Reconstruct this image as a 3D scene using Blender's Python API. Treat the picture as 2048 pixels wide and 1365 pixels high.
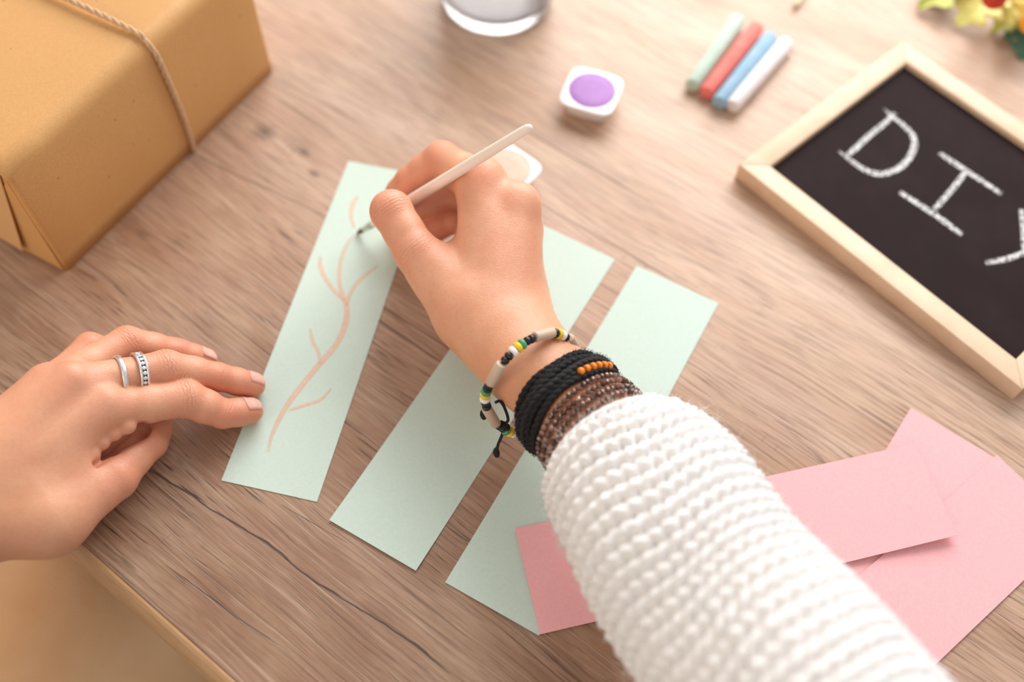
import bpy, bmesh, math, random
import numpy as np
from mathutils import Vector, Matrix, Euler

# ------------------------------------------------------------------ camera, world, light, exposure
# Working units below are millimetres, measured from the point of the table top under the camera.
TOP = 0.74                      # table top above the floor (m)
CAM_H = 466.0                   # camera above the table top (mm)
FPX, PIT, ROLL = 1991.1, 1.043, 0.055
sc = bpy.context.scene
C = sc.collection
for o in list(bpy.data.objects):
    bpy.data.objects.remove(o)
_c, _s = math.cos(PIT), math.sin(PIT)
FW = np.array([0, _c, -_s]); RT = np.array([1., 0, 0]); UP = np.array([0, _s, _c])
CR = math.cos(ROLL) * RT + math.sin(ROLL) * UP
CU = -math.sin(ROLL) * RT + math.cos(ROLL) * UP
cam_d = bpy.data.cameras.new('camera'); cam = bpy.data.objects.new('camera', cam_d); C.objects.link(cam)
cam_d.sensor_width = 36; cam_d.lens = 35.0; cam_d.clip_start = 0.01
cam.matrix_world = Matrix(((CR[0], CU[0], -FW[0], 0), (CR[1], CU[1], -FW[1], 0), (CR[2], CU[2], -FW[2], TOP + CAM_H / 1000), (0, 0, 0, 1)))
cam_d.dof.use_dof = True; cam_d.dof.focus_distance = 0.478; cam_d.dof.aperture_fstop = 2.8
sc.camera = cam
sc.view_settings.view_transform = 'Standard'; sc.view_settings.look = 'None'
sc.view_settings.exposure = 0.0; sc.view_settings.gamma = 1; sc.view_settings.use_curve_mapping = False

w = bpy.data.worlds.new('room_ambient'); sc.world = w; w.use_nodes = True
w.node_tree.nodes['Background'].inputs[0].default_value = (1.0, 0.97, 0.95, 1)
w.node_tree.nodes['Background'].inputs[1].default_value = 0.60

def area(name, loc, target, sx, sy, power, color):
    d = bpy.data.lights.new(name, 'AREA'); d.shape = 'RECTANGLE'; d.size = sx; d.size_y = sy; d.energy = power; d.color = color
    o = bpy.data.objects.new(name, d); C.objects.link(o)
    o.location = loc
    o.rotation_euler = (Vector(target) - Vector(loc)).to_track_quat('-Z', 'Y').to_euler()
    return o
area('window_light', (0.28, 1.26, TOP + 0.70), (0.0, 0.32, TOP), 1.2, 0.8, 25, (1.0, 0.985, 0.97))
area('warm_room_lamp', (-1.05, -0.55, TOP + 0.65), (-0.25, 0.1, TOP - 0.1), 0.7, 0.7, 6.0, (1.0, 0.77, 0.50))

# ------------------------------------------------------------------ helpers
rnd = random.Random(7)
nrng = np.random.default_rng(7)

def P(x, y, h=0.0):
    """table-space point (mm) seen at photo position x, y when it lies h mm above the table"""
    d = CR * (x - 1024) / FPX + CU * (682.5 - y) / FPX + FW
    return (h - CAM_H) / d[2] * d + np.array([0, 0, CAM_H])
def V(*a): return np.array(a, float)
def unit(v):
    v = np.asarray(v, float); return v / (np.linalg.norm(v) + 1e-12)
def W(p): return Vector((p[0] / 1000, p[1] / 1000, TOP + p[2] / 1000))
def lin(c):
    if isinstance(c, str):
        c = [int(c[i:i + 2], 16) / 255 for i in (0, 2, 4)]
    else:
        c = [x / 255 for x in c]
    return tuple(x / 12.92 if x <= .04045 else ((x + .055) / 1.055) ** 2.4 for x in c) + (1.0,)

def tag(o, label=None, cat=None, group=None, kind=None):
    if label: o['label'] = label
    if cat: o['category'] = cat
    if group: o['group'] = group
    if kind: o['kind'] = kind
    return o
def thing(name, label, cat, loc=(0, 0, 0), group=None):
    o = bpy.data.objects.new(name, None); C.objects.link(o); o.empty_display_size = 0.01
    o.location = W(loc); tag(o, label, cat, group)
    return o
def mesh(name, v, f, smooth=True):
    m = bpy.data.meshes.new(name)
    v = np.asarray(v, float) / 1000
    m.from_pydata(v.tolist(), [], [list(map(int, q)) for q in f] if not isinstance(f, np.ndarray) else f.tolist())
    m.update()
    if smooth: m.polygons.foreach_set('use_smooth', [True] * len(m.polygons))
    return m
def wpos(o):
    """world location of an unrotated chain in mm table space"""
    p = Vector(o.location)
    q = o.parent
    while q is not None:
        p = p + q.location; q = q.parent
    return V(p.x * 1000, p.y * 1000, (p.z - TOP) * 1000)
def obj(name, v, f, mat, parent=None, smooth=True, origin=None):
    """v in table-space mm; the object origin goes to `origin` (or its parent's origin, or the base centre)"""
    v = np.asarray(v, float)
    if parent is not None:
        base = wpos(parent)
    elif origin is not None:
        base = V(*origin)
    else:
        base = V((v[:, 0].min() + v[:, 0].max()) / 2, (v[:, 1].min() + v[:, 1].max()) / 2, v[:, 2].min())
    off = base
    if parent is not None:
        off = V((v[:, 0].min() + v[:, 0].max()) / 2, (v[:, 1].min() + v[:, 1].max()) / 2, (v[:, 2].min() + v[:, 2].max()) / 2)
    m = mesh(name, v - off, f, smooth)
    o = bpy.data.objects.new(name, m); C.objects.link(o)
    if mat: m.materials.append(mat)
    if parent is not None:
        o.parent = parent; o.location = Vector((off - base) / 1000)
    else:
        o.location = W(base)
    return o
def inst(name, m, parent, pos, rot=None, scale=None, mat=None):
    o = bpy.data.objects.new(name, m); C.objects.link(o)
    o.parent = parent
    base = wpos(parent)
    M = Matrix.Translation(Vector((np.asarray(pos, float) - base) / 1000))
    if rot is not None: M = M @ rot.to_4x4()
    if scale is not None: M = M @ Matrix.Diagonal((*scale, 1))
    o.matrix_local = M
    return o
def frame_rot(z, x=None):
    z = Vector(unit(z))
    x = Vector(x) if x is not None else (Vector((0, 0, 1)) if abs(z.z) < .9 else Vector((1, 0, 0)))
    x = (x - z * x.dot(z)).normalized(); y = z.cross(x)
    return Matrix((x, y, z)).transposed()

def tube(pts, rad, n=12, closed=False, caps=True, sx=1.0):
    pts = [V(*p) for p in pts]; N = len(pts)
    rad = [rad] * N if np.isscalar(rad) else list(rad)
    T = []
    for i in range(N):
        a = pts[(i - 1) % N] if closed or i > 0 else pts[0]
        b = pts[(i + 1) % N] if closed or i < N - 1 else pts[-1]
        T.append(unit(b - a))
    ref = V(0, 0, 1) if abs(T[0][2]) < .9 else V(1, 0, 0)
    u = unit(ref - T[0] * (ref @ T[0])); v = []; f = []
    for i in range(N):
        u = unit(u - T[i] * (u @ T[i])); k = np.cross(T[i], u)
        for j in range(n):
            a = 2 * math.pi * j / n
            v.append(pts[i] + rad[i] * (u * math.cos(a) * sx + k * math.sin(a)))
    for i in range(N if closed else N - 1):
        i2 = (i + 1) % N
        for j in range(n):
            j2 = (j + 1) % n
            f.append((i * n + j, i * n + j2, i2 * n + j2, i2 * n + j))
    if not closed and caps:
        f.append(tuple(range(n - 1, -1, -1))); f.append(tuple((N - 1) * n + j for j in range(n)))
    return np.array(v), f
def join(*parts):
    v = []; f = []; o = 0
    for a, b in parts:
        v.append(np.asarray(a, float)); f += [tuple(i + o for i in q) for q in b]; o += len(a)
    return np.vstack(v), f
def spline(pts, n=8, closed=False):
    pts = [V(*p) for p in pts]; N = len(pts); out = []
    for i in range(N if closed else N - 1):
        g = lambda k: pts[k % N] if closed else pts[min(max(k, 0), N - 1)]
        a, b, c, d = g(i - 1), g(i), g(i + 1), g(i + 2)
        for j in range(n):
            t = j / n
            out.append(.5 * (2 * b + (c - a) * t + (2 * a - 5 * b + 4 * c - d) * t * t + (3 * b - a - 3 * c + d) * t ** 3))
    if not closed: out.append(pts[-1])
    return out
def resample(path, step, closed=False):
    p = np.array(path + ([path[0]] if closed else [])); d = np.r_[0, np.cumsum(np.linalg.norm(np.diff(p, axis=0), axis=1))]
    s = np.arange(0, d[-1], step)
    return np.stack([np.interp(s, d, p[:, k]) for k in range(3)], 1), d[-1]
def lathe(prof, n=48, close=False):
    v = []; f = []; m = len(prof)
    for r, z in prof:
        for j in range(n):
            a = 2 * math.pi * j / n; v.append((r * math.cos(a), r * math.sin(a), z))
    for i in range(m if close else m - 1):
        i2 = (i + 1) % m
        for j in range(n):
            j2 = (j + 1) % n; f.append((i * n + j, i * n + j2, i2 * n + j2, i2 * n + j))
    if not close:
        f.append(tuple(range(n - 1, -1, -1))); f.append(tuple((m - 1) * n + j for j in range(n)))
    return np.array(v), f
def bm_data(bm):
    bm.verts.ensure_lookup_table(); bm.verts.index_update()
    v = np.array([x.co[:] for x in bm.verts]); f = [tuple(x.index for x in q.verts) for q in bm.faces]
    bm.free(); return v, f
def prism(poly, z0, z1, bevel=0.0, seg=2):
    """closed outline (list of xy) extruded from z0 to z1"""
    bm = bmesh.new()
    a = [bm.verts.new((p[0], p[1], z0)) for p in poly]; b = [bm.verts.new((p[0], p[1], z1)) for p in poly]
    bm.faces.new(a[::-1]); bm.faces.new(b)
    for i in range(len(a)):
        j = (i + 1) % len(a); bm.faces.new((a[i], a[j], b[j], b[i]))
    bmesh.ops.recalc_face_normals(bm, faces=bm.faces)
    if bevel: bmesh.ops.bevel(bm, geom=bm.edges[:], offset=bevel, segments=seg, affect='EDGES', profile=.5)
    return bm_data(bm)

# ------------------------------------------------------------------ materials
MATS = {}
class NT:
    def __init__(s, name):
        s.m = bpy.data.materials.new(name); s.m.use_nodes = True; s.t = s.m.node_tree
        s.b = s.t.nodes['Principled BSDF']; s.out = s.t.nodes['Material Output']
    def n(s, typ, **kw):
        x = s.t.nodes.new(typ)
        for k, v in kw.items(): setattr(x, k, v)
        return x
    def l(s, a, b): s.t.links.new(a, b)
    def set(s, sock, val):
        if hasattr(val, 'is_output'): s.l(val, sock)
        else: sock.default_value = val
    def math(s, op, a, b=0.0, c=0.0, clamp=False):
        x = s.n('ShaderNodeMath', operation=op, use_clamp=clamp)
        s.set(x.inputs[0], a); s.set(x.inputs[1], b); s.set(x.inputs[2], c)
        return x.outputs[0]
    def coord(s, which='Object', scale=(1, 1, 1), loc=(0, 0, 0), rot=(0, 0, 0)):
        tc = s.n('ShaderNodeTexCoord'); mp = s.n('ShaderNodeMapping')
        mp.inputs['Scale'].default_value = scale; mp.inputs['Location'].default_value = loc; mp.inputs['Rotation'].default_value = rot
        s.l(tc.outputs[which], mp.inputs[0]); return mp.outputs[0]
    def noise(s, vec, scale, detail=3, rough=.55, dist=0.0):
        x = s.n('ShaderNodeTexNoise'); s.l(vec, x.inputs['Vector'])
        x.inputs['Scale'].default_value = scale; x.inputs['Detail'].default_value = detail
        x.inputs['Roughness'].default_value = rough; x.inputs['Distortion'].default_value = dist
        return x.outputs['Fac']
    def ramp(s, fac, stops, interp='LINEAR'):
        x = s.n('ShaderNodeValToRGB'); x.color_ramp.interpolation = interp
        e = x.color_ramp.elements
        while len(e) < len(stops): e.new(.5)
        for q, (p, c) in zip(e, stops): q.position = p; q.color = c if len(c) == 4 else (*c, 1)
        s.l(fac, x.inputs[0]); return x.outputs[0]
    def mix(s, fac, a, b, mode='MIX'):
        x = s.n('ShaderNodeMix', data_type='RGBA', blend_type=mode)
        s.set(x.inputs[0], fac); s.set(x.inputs[6], a); s.set(x.inputs[7], b); return x.outputs[2]
    def bump(s, h, strength, dist=.001, prev=None):
        x = s.n('ShaderNodeBump'); s.l(h, x.inputs['Height']); x.inputs['Strength'].default_value = strength; x.inputs['Distance'].default_value = dist
        if prev is not None: s.l(prev, x.inputs['Normal'])
        return x.outputs[0]
    def done(s, col=None, rough=None, normal=None, **kw):
        if col is not None: s.set(s.b.inputs['Base Color'], col)
        if rough is not None: s.set(s.b.inputs['Roughness'], rough)
        if normal is not None: s.l(normal, s.b.inputs['Normal'])
        for k, v in kw.items(): s.set(s.b.inputs[k.replace('_', ' ')], v)
        return s.m
def simple(name, c1, c2=None, scale=60, rough=.5, bump=0.0, bscale=None, bdist=.0005, **kw):
    if name in MATS: return MATS[name]
    t = NT(name); v = t.coord()
    c2 = c2 or c1
    col = t.ramp(t.noise(v, scale, 4), [(.3, lin(c1)), (.7, lin(c2))])
    nm = t.bump(t.noise(v, bscale or scale * 3, 3), bump, bdist) if bump else None
    MATS[name] = t.done(col, rough, nm, **kw); return MATS[name]

def wood_table():
    t = NT('grey_oak_laminate')
    v = t.coord()                                         # x along the grain, metres
    sep = t.n('ShaderNodeSeparateXYZ'); t.l(v, sep.inputs[0]); x, y = sep.outputs[0], sep.outputs[1]
    warp = t.noise(t.coord(scale=(3.0, 9, 1)), 1.0, 3, .5)
    y2 = t.math('MULTIPLY_ADD', t.math('SUBTRACT', warp, .5), .035, y)
    comb = t.n('ShaderNodeCombineXYZ'); t.l(x, comb.inputs[0]); t.l(y2, comb.inputs[1])
    def stretched(sx, sy, detail, rough=.55, loc=0.0):
        m = t.n('ShaderNodeMapping'); m.inputs['Scale'].default_value = (sx, sy, 1); m.inputs['Location'].default_value = (loc, loc, 0)
        t.l(comb.outputs[0], m.inputs[0]); return t.noise(m.outputs[0], 1.0, detail, rough)
    broad = stretched(3.2, 16, 4, .6)
    cloud = stretched(14, 30, 4, .6, 3.1)
    fibre = stretched(26, 520, 3, .6, 1.7)
    pore = stretched(42, 780, 2, .5, 9.2)
    col = t.ramp(broad, [(.26, lin('a5805f')), (.46, lin('bf9a7f')), (.60, lin('cbaa93')), (.78, lin('d8bda8'))])
    wood_falloff = t.ramp(t.math('MULTIPLY_ADD', t.math('SUBTRACT', stretched(2.2, 10, 3, .5, 11.0), .5), .16, y), [(.06, (1, 1, 1)), (.20, (.45, .45, .45)), (.36, (0, 0, 0))])  # darker toward the front edge: wood's own tone plus window falloff painted in
    col = t.mix(t.math('MULTIPLY', wood_falloff, .72), col, lin('80593f'))
    col = t.mix(t.math('MULTIPLY', t.ramp(cloud, [(.42, (0, 0, 0)), (.72, (1, 1, 1))]), .45), col, lin('d3b89c'))
    col = t.mix(t.math('MULTIPLY', t.ramp(stretched(9, 42, 4, .6, 13.3), [(.48, (0, 0, 0)), (.75, (1, 1, 1))]), .40), col, lin('b08c7c'))
    col = t.mix(t.ramp(fibre, [(.32, (.55, .55, .55)), (.55, (0, 0, 0))]), col, lin('7d5b48'))
    pm = t.ramp(pore, [(.32, (1, 1, 1)), (.42, (0, 0, 0))])
    area_mask = t.ramp(stretched(7, 22, 3, .5, 5.5), [(.40, (.12, .12, .12)), (.62, (1, 1, 1))])
    pm = t.math('MULTIPLY', pm, area_mask)
    near_ = t.ramp(wood_falloff, [(0.0, (.42, .42, .42)), (.5, (1, 1, 1))])
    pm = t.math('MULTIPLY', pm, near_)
    col = t.mix(t.math('MULTIPLY', pm, .85), col, lin('4e3528'))
    line = stretched(8, 360, 3, .6, 4.4); lm = t.ramp(line, [(.36, (1, 1, 1)), (.425, (0, 0, 0))])
    lm = t.math('MULTIPLY', lm, t.ramp(stretched(5, 16, 3, .5, 21.0), [(.36, (.25, .25, .25)), (.58, (1, 1, 1))]))
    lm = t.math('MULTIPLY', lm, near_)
    col = t.mix(t.math('MULTIPLY', lm, .62), col, lin('5c4031'))
    hi = t.ramp(stretched(14, 620, 3, .6, 17.0), [(.56, (0, 0, 0)), (.68, (1, 1, 1))])
    col = t.mix(t.math('MULTIPLY', hi, .28), col, lin('dcc3ab'))
    # short cross checks of the embossed print
    chk = stretched(420, 60, 2, .5, 2.2)
    ck = t.math('MULTIPLY', t.ramp(chk, [(.27, (1, 1, 1)), (.34, (0, 0, 0))]), t.ramp(stretched(9, 20, 2, .5, 7.7), [(.52, (0, 0, 0)), (.66, (1, 1, 1))]))
    col = t.mix(t.math('MULTIPLY', ck, .35), col, lin('6b4c3b'))
    # long cracks: (offset across grain, start, end, waviness, half width)
    crack = None
    for (xa, ya, xb, yb, amp, wd, ph) in CRACKS:
        m = t.n('ShaderNodeMapping'); m.inputs['Scale'].default_value = (14, 0, 0); m.inputs['Location'].default_value = (ph, ph, 0)
        t.l(v, m.inputs[0])
        sl = (yb - ya) / (xb - xa)
        wv = t.math('MULTIPLY_ADD', t.math('SUBTRACT', t.noise(m.outputs[0], 1.0, 4, .55), .5), amp, t.math('MULTIPLY_ADD', x, sl, ya - sl * xa))
        d = t.math('ABSOLUTE', t.math('SUBTRACT', y, wv))
        wn = t.math('MULTIPLY', t.noise(m.outputs[0], 4.0, 2), wd * 2)
        k = t.math('SUBTRACT', 1.0, t.math('DIVIDE', d, wn), clamp=True)
        ends = t.math('MULTIPLY', t.math('MULTIPLY', t.math('SUBTRACT', x, xa), 60, clamp=True), t.math('MULTIPLY', t.math('SUBTRACT', xb, x), 60, clamp=True), clamp=True)
        k = t.math('MULTIPLY', k, ends)
        crack = k if crack is None else t.math('MAXIMUM', crack, k)
    col = t.mix(t.math('MULTIPLY', t.math('POWER', crack, .5), .95), col, lin('3c2a22'))
    # knots
    for (kx, ky, r) in KNOTS:
        vx = t.math('MULTIPLY', t.math('SUBTRACT', x, kx), .55); vy = t.math('SUBTRACT', y2, ky)
        d = t.math('SQRT', t.math('ADD', t.math('MULTIPLY', vx, vx), t.math('MULTIPLY', vy, vy)))
        k = t.math('SUBTRACT', 1.0, t.math('DIVIDE', d, r), clamp=True)
        col = t.mix(t.math('MULTIPLY', k, .9, clamp=True), col, lin('5b4437'))
    hgt = t.math('SUBTRACT', t.math('MULTIPLY', fibre, .3), t.math('ADD', t.math('MULTIPLY', t.math('MAXIMUM', pm, lm), .8), t.math('MULTIPLY', crack, .8)))
    nm = t.bump(hgt, .5, .0004)
    return t.done(col, t.math('MULTIPLY_ADD', fibre, 0.15, .36), nm, Specular_IOR_Level=.5)

def skin(name='skin'):
    t = NT(name)
    v = t.coord()
    bl = t.n('ShaderNodeAttribute', attribute_name='blush').outputs['Fac']
    cu = t.n('ShaderNodeAttribute', attribute_name='crease_u').outputs['Fac']
    cm = t.n('ShaderNodeAttribute', attribute_name='crease_m').outputs['Fac']
    base = t.ramp(t.noise(v, 55, 4), [(.3, lin('d89d7b')), (.7, lin('e3af8f'))])
    wrist_fac = t.n('ShaderNodeAttribute', attribute_name='wrist_tone').outputs['Fac']
    base = t.mix(t.math('MULTIPLY', wrist_fac, .8), base, lin('cf8f66'))
    mott = t.noise(v, 160, 3)
    base = t.mix(t.math('MULTIPLY', mott, .25), base, lin('e3ac90'))
    col = t.mix(t.math('MULTIPLY', bl, .75, clamp=True), base, lin('d67f64'))
    wob = t.math('MULTIPLY', t.noise(v, 330, 3), 11.0)
    wave = t.math('SINE', t.math('ADD', t.math('MULTIPLY', cu, 3.4), wob))
    wave = t.math('POWER', t.math('MULTIPLY_ADD', wave, .5, .5), 3.0)
    cr = t.math('MULTIPLY', wave, cm)
    col = t.mix(t.math('MULTIPLY', cr, .30), col, lin('b5694f'))
    vor = t.n('ShaderNodeTexVoronoi', feature='DISTANCE_TO_EDGE'); t.l(v, vor.inputs['Vector']); vor.inputs['Scale'].default_value = 1050
    n1 = t.bump(t.math('MINIMUM', vor.outputs['Distance'], .25), .45, .0005)
    fine = t.noise(v, 520, 4, .65)
    col = t.mix(t.math('MULTIPLY', t.ramp(fine, [(.45, (0, 0, 0)), (.7, (1, 1, 1))]), .28), col, lin('d08a6c'))
    col = t.mix(t.math('MULTIPLY', t.ramp(t.noise(v, 38, 3), [(.5, (0, 0, 0)), (.75, (1, 1, 1))]), .22), col, lin('d98a6c'))
    n2 = t.bump(t.math('MULTIPLY', cr, -1.0), .55, .0006, n1)
    n3 = t.bump(t.noise(v, 140, 2), .10, .002, n2)
    t.b.subsurface_method = 'RANDOM_WALK'
    return t.done(col, .40, n3, Subsurface_Weight=.22, Subsurface_Radius=(1.0, .38, .22), Subsurface_Scale=.0045, Specular_IOR_Level=.42)

def kraft(name, c1, c2):
    t = NT(name); v = t.coord()
    col = t.ramp(t.noise(v, 900, 4, .7), [(.3, lin(c1)), (.7, lin(c2))])
    col = t.mix(t.math('MULTIPLY', t.ramp(t.noise(t.coord(scale=(1, 1, .35)), 1600, 2), [(.27, (1, 1, 1)), (.33, (0, 0, 0))]), .35), col, lin('8a5a26'))
    spk = t.n('ShaderNodeTexVoronoi'); t.l(v, spk.inputs['Vector']); spk.inputs['Scale'].default_value = 85
    col = t.mix(t.ramp(spk.outputs['Distance'], [(.045, (.6, .6, .6)), (.06, (0, 0, 0))]), col, lin('7b4d20'))
    nm = t.bump(t.noise(v, 45, 3), .25, .0012, t.bump(t.noise(v, 1500, 2), .12, .0003))
    return t.done(col, .42, nm, Specular_IOR_Level=.5)

def knit_mat():
    t = NT('white_wool'); v = t.coord()
    col = t.ramp(t.noise(v, 300, 4), [(.3, lin('e6e3e1')), (.7, lin('f1eeed'))])
    nm = t.bump(t.noise(t.coord(scale=(1, 1, 1)), 1500, 3), .5, .0006)
    return t.done(col, .95, nm, Sheen_Weight=.35, Sheen_Roughness=.5, Specular_IOR_Level=.1, Subsurface_Weight=.15, Subsurface_Radius=(1, .9, .8), Subsurface_Scale=.002)
def paper(name, c, c2, **kw):
    t = NT(name); v = t.coord()
    col = t.ramp(t.noise(v, 700, 3), [(.3, lin(c)), (.7, lin(c2))])
    return t.done(col, .85, t.bump(t.noise(v, 1400, 3), .10, .0003), Specular_IOR_Level=.15, **kw)
def glass(name, col=(1, 1, 1, 1), ior=1.45, rough=0.0):
    t = NT(name)
    v = t.coord(); r = t.math('MULTIPLY_ADD', t.noise(v, 40, 2), .02, rough)
    return t.done(col, r, None, Transmission_Weight=1.0, IOR=ior)
def chalk_line(name, c, lo=.36, hi=.56, sc_=900, maxa=1.0):
    t = NT(name); v = t.coord()
    a = t.ramp(t.noise(v, sc_, 3, .6), [(lo, (0, 0, 0)), (hi, (maxa, maxa, maxa))])
    e = t.n('ShaderNodeAttribute', attribute_name='edge').outputs['Fac']
    a = t.math('MULTIPLY', a, t.math('MULTIPLY', e, 1.6, clamp=True), clamp=True)
    col = t.ramp(t.noise(v, 300, 2), [(.3, lin(c)), (.7, lin([min(255, x + 8) for x in [int(c[i:i + 2], 16) for i in (0, 2, 4)]]))])
    t.l(a, t.b.inputs['Alpha'])
    return t.done(col, .95, None, Specular_IOR_Level=.05)

# ------------------------------------------------------------------ signed distance modelling
class Prim:
    def __init__(s, a, b, ra, rb, flat=None, f=1.0):
        s.a = V(*a); s.b = V(*b); s.ra = ra; s.rb = rb; s.n = None if flat is None else unit(flat); s.f = f
    def __call__(s, p):
        q = p - s.a.astype(np.float32); ba = (s.b - s.a).astype(np.float32)
        if s.n is not None:
            n = s.n.astype(np.float32)
            q = q + (q @ n)[:, None] * n * np.float32(1 / s.f - 1); ba = ba + (ba @ n) * n * np.float32(1 / s.f - 1)
        L = max(float(ba @ ba), 1e-6)
        t = np.clip((q @ ba) / L, 0, 1)
        e = q - t[:, None] * ba
        d = np.sqrt(np.einsum('ij,ij->i', e, e)) - (s.ra + (s.rb - s.ra) * t)
        return d * min(1.0, s.f) if s.n is not None else d
    def box(s):
        r = max(s.ra, s.rb) * max(1, s.f); return np.minimum(s.a, s.b) - r, np.maximum(s.a, s.b) + r
def smin(a, b, k):
    h = np.clip(.5 + .5 * (b - a) / k, 0, 1); return b + (a - b) * h - k * h * (1 - h)
class Body:
    """core prims blend with k; each limb (list of prims) blends with the core but hardly with the other limbs"""
    def __init__(s, core, limbs, kcore=6.0, klimb=5.0, kfin=2.2, kk=.6, cuts=(), adds=(), post=()):
        s.core, s.limbs, s.kc, s.kl, s.kf, s.kk, s.cuts, s.adds, s.post = core, limbs, kcore, klimb, kfin, kk, cuts, adds, post
    def prims(s): return s.core + [q for l in s.limbs for q in l[0]] + [q for q, k in s.adds]
    def __call__(s, p):
        p = p.astype(np.float32)
        d = None
        for q in s.core: e = q(p); d = e if d is None else smin(d, e, s.kc)
        for q, k in s.adds: d = smin(d, q(p), k)
        res = None
        for limb, kl in s.limbs:
            g = None
            for q in limb: e = q(p); g = e if g is None else smin(g, e, s.kf)
            g = smin(d, g, kl)
            res = g if res is None else smin(res, g, s.kk)
        if res is None: res = d
        for q, k in s.cuts: res = -smin(-res, q(p), k)
        for q, k in s.post: res = smin(res, q(p), k)
        return res
def surface(body, vox, pad=6.0):
    lo = np.min([q.box()[0] for q in body.prims()], 0) - pad; hi = np.max([q.box()[1] for q in body.prims()], 0) + pad
    K = 4; cv = vox * K
    nc = np.ceil((hi - lo) / cv).astype(int) + 1
    ax = [lo[i] + cv * (np.arange(nc[i]) + .5) - vox * .5 for i in range(3)]
    g = np.stack(np.meshgrid(*ax, indexing='ij'), -1).reshape(-1, 3)
    dc = body(g).reshape(nc)
    near = np.abs(dc) < cv * 1.6
    D = np.repeat(np.repeat(np.repeat(dc, K, 0), K, 1), K, 2).astype(np.float32)
    mask = np.repeat(np.repeat(np.repeat(near, K, 0), K, 1), K, 2)
    idx = np.argwhere(mask)
    vals = np.empty(len(idx), np.float32)
    for i in range(0, len(idx), 400000):
        vals[i:i + 400000] = body(lo + idx[i:i + 400000] * vox)
    D[mask] = vals
    ins = D < 0
    cnt = sum(ins[i:ins.shape[0] - 1 + i, j:ins.shape[1] - 1 + j, k:ins.shape[2] - 1 + k].astype(np.int8) for i in (0, 1) for j in (0, 1) for k in (0, 1))
    act = (cnt > 0) & (cnt < 8)
    cells = np.argwhere(act); vid = np.full(act.shape, -1, np.int32); vid[act] = np.arange(len(cells))
    acc = np.zeros((len(cells), 3)); num = np.zeros(len(cells))
    cor = [np.array(c) for c in ((0, 0, 0), (1, 0, 0), (0, 1, 0), (1, 1, 0), (0, 0, 1), (1, 0, 1), (0, 1, 1), (1, 1, 1))]
    for ci in cor:
        for axs in range(3):
            if ci[axs]: continue
            cj = ci.copy(); cj[axs] = 1
            a = D[tuple((cells + ci).T)]; b = D[tuple((cells + cj).T)]
            m = (a < 0) != (b < 0)
            t = np.where(m, a / np.where(m, a - b, 1), 0)
            acc += np.where(m[:, None], ci + t[:, None] * (cj - ci), 0); num += m
    vert = lo + (cells + acc / num[:, None]) * vox
    quads = []
    for axs in range(3):
        o1, o2 = (axs + 1) % 3, (axs + 2) % 3
        sl = [slice(0, n) for n in ins.shape]; sl2 = list(sl)
        sl[axs] = slice(0, ins.shape[axs] - 1); sl2[axs] = slice(1, ins.shape[axs])
        x = ins[tuple(sl)] != ins[tuple(sl2)]
        e = np.argwhere(x)
        e = e[(e[:, o1] > 0) & (e[:, o2] > 0) & (e[:, o1] < act.shape[o1]) & (e[:, o2] < act.shape[o2])]
        fl = ins[tuple(e.T)]
        def g(d1, d2):
            q = e.copy(); q[:, o1] += d1; q[:, o2] += d2; return vid[tuple(q.T)]
        q = np.stack([g(-1, -1), g(0, -1), g(0, 0), g(-1, 0)], 1)
        q[~fl] = q[~fl][:, ::-1]; quads.append(q)
    quads = np.vstack(quads); quads = quads[(quads >= 0).all(1)]
    for it in range(2):                                   # settle the vertices on the exact surface
        h = .25; d0 = body(vert)
        gr = np.stack([(body(vert + np.eye(3)[i] * h) - d0) / h for i in range(3)], 1)
        n2 = np.maximum((gr ** 2).sum(1), .3)
        vert = vert - np.clip(d0 / n2, -vox, vox)[:, None] * gr
    return vert, quads

def attr(o, name, vals):
    a = o.data.attributes.new(name, 'FLOAT', 'POINT'); a.data.foreach_set('value', np.asarray(vals, np.float32))

def finger(J, R, flatn=None):
    """J: MCP, PIP, DIP, tip centres; R: radii at MCP, mid, PIP, mid, DIP, tip"""
    m, p, d, t = J
    a = m + (p - m) * .5; b = p + (d - p) * .52
    t2 = d + (t - d) * .55
    return [Prim(m, a, R[0], R[1]), Prim(a, p, R[1], R[2]), Prim(p, b, R[2], R[3]), Prim(b, d, R[3], R[4]),
            Prim(d, t2, R[4], R[4] * .97), Prim(t2, t, R[4] * .97, R[5])]

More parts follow.
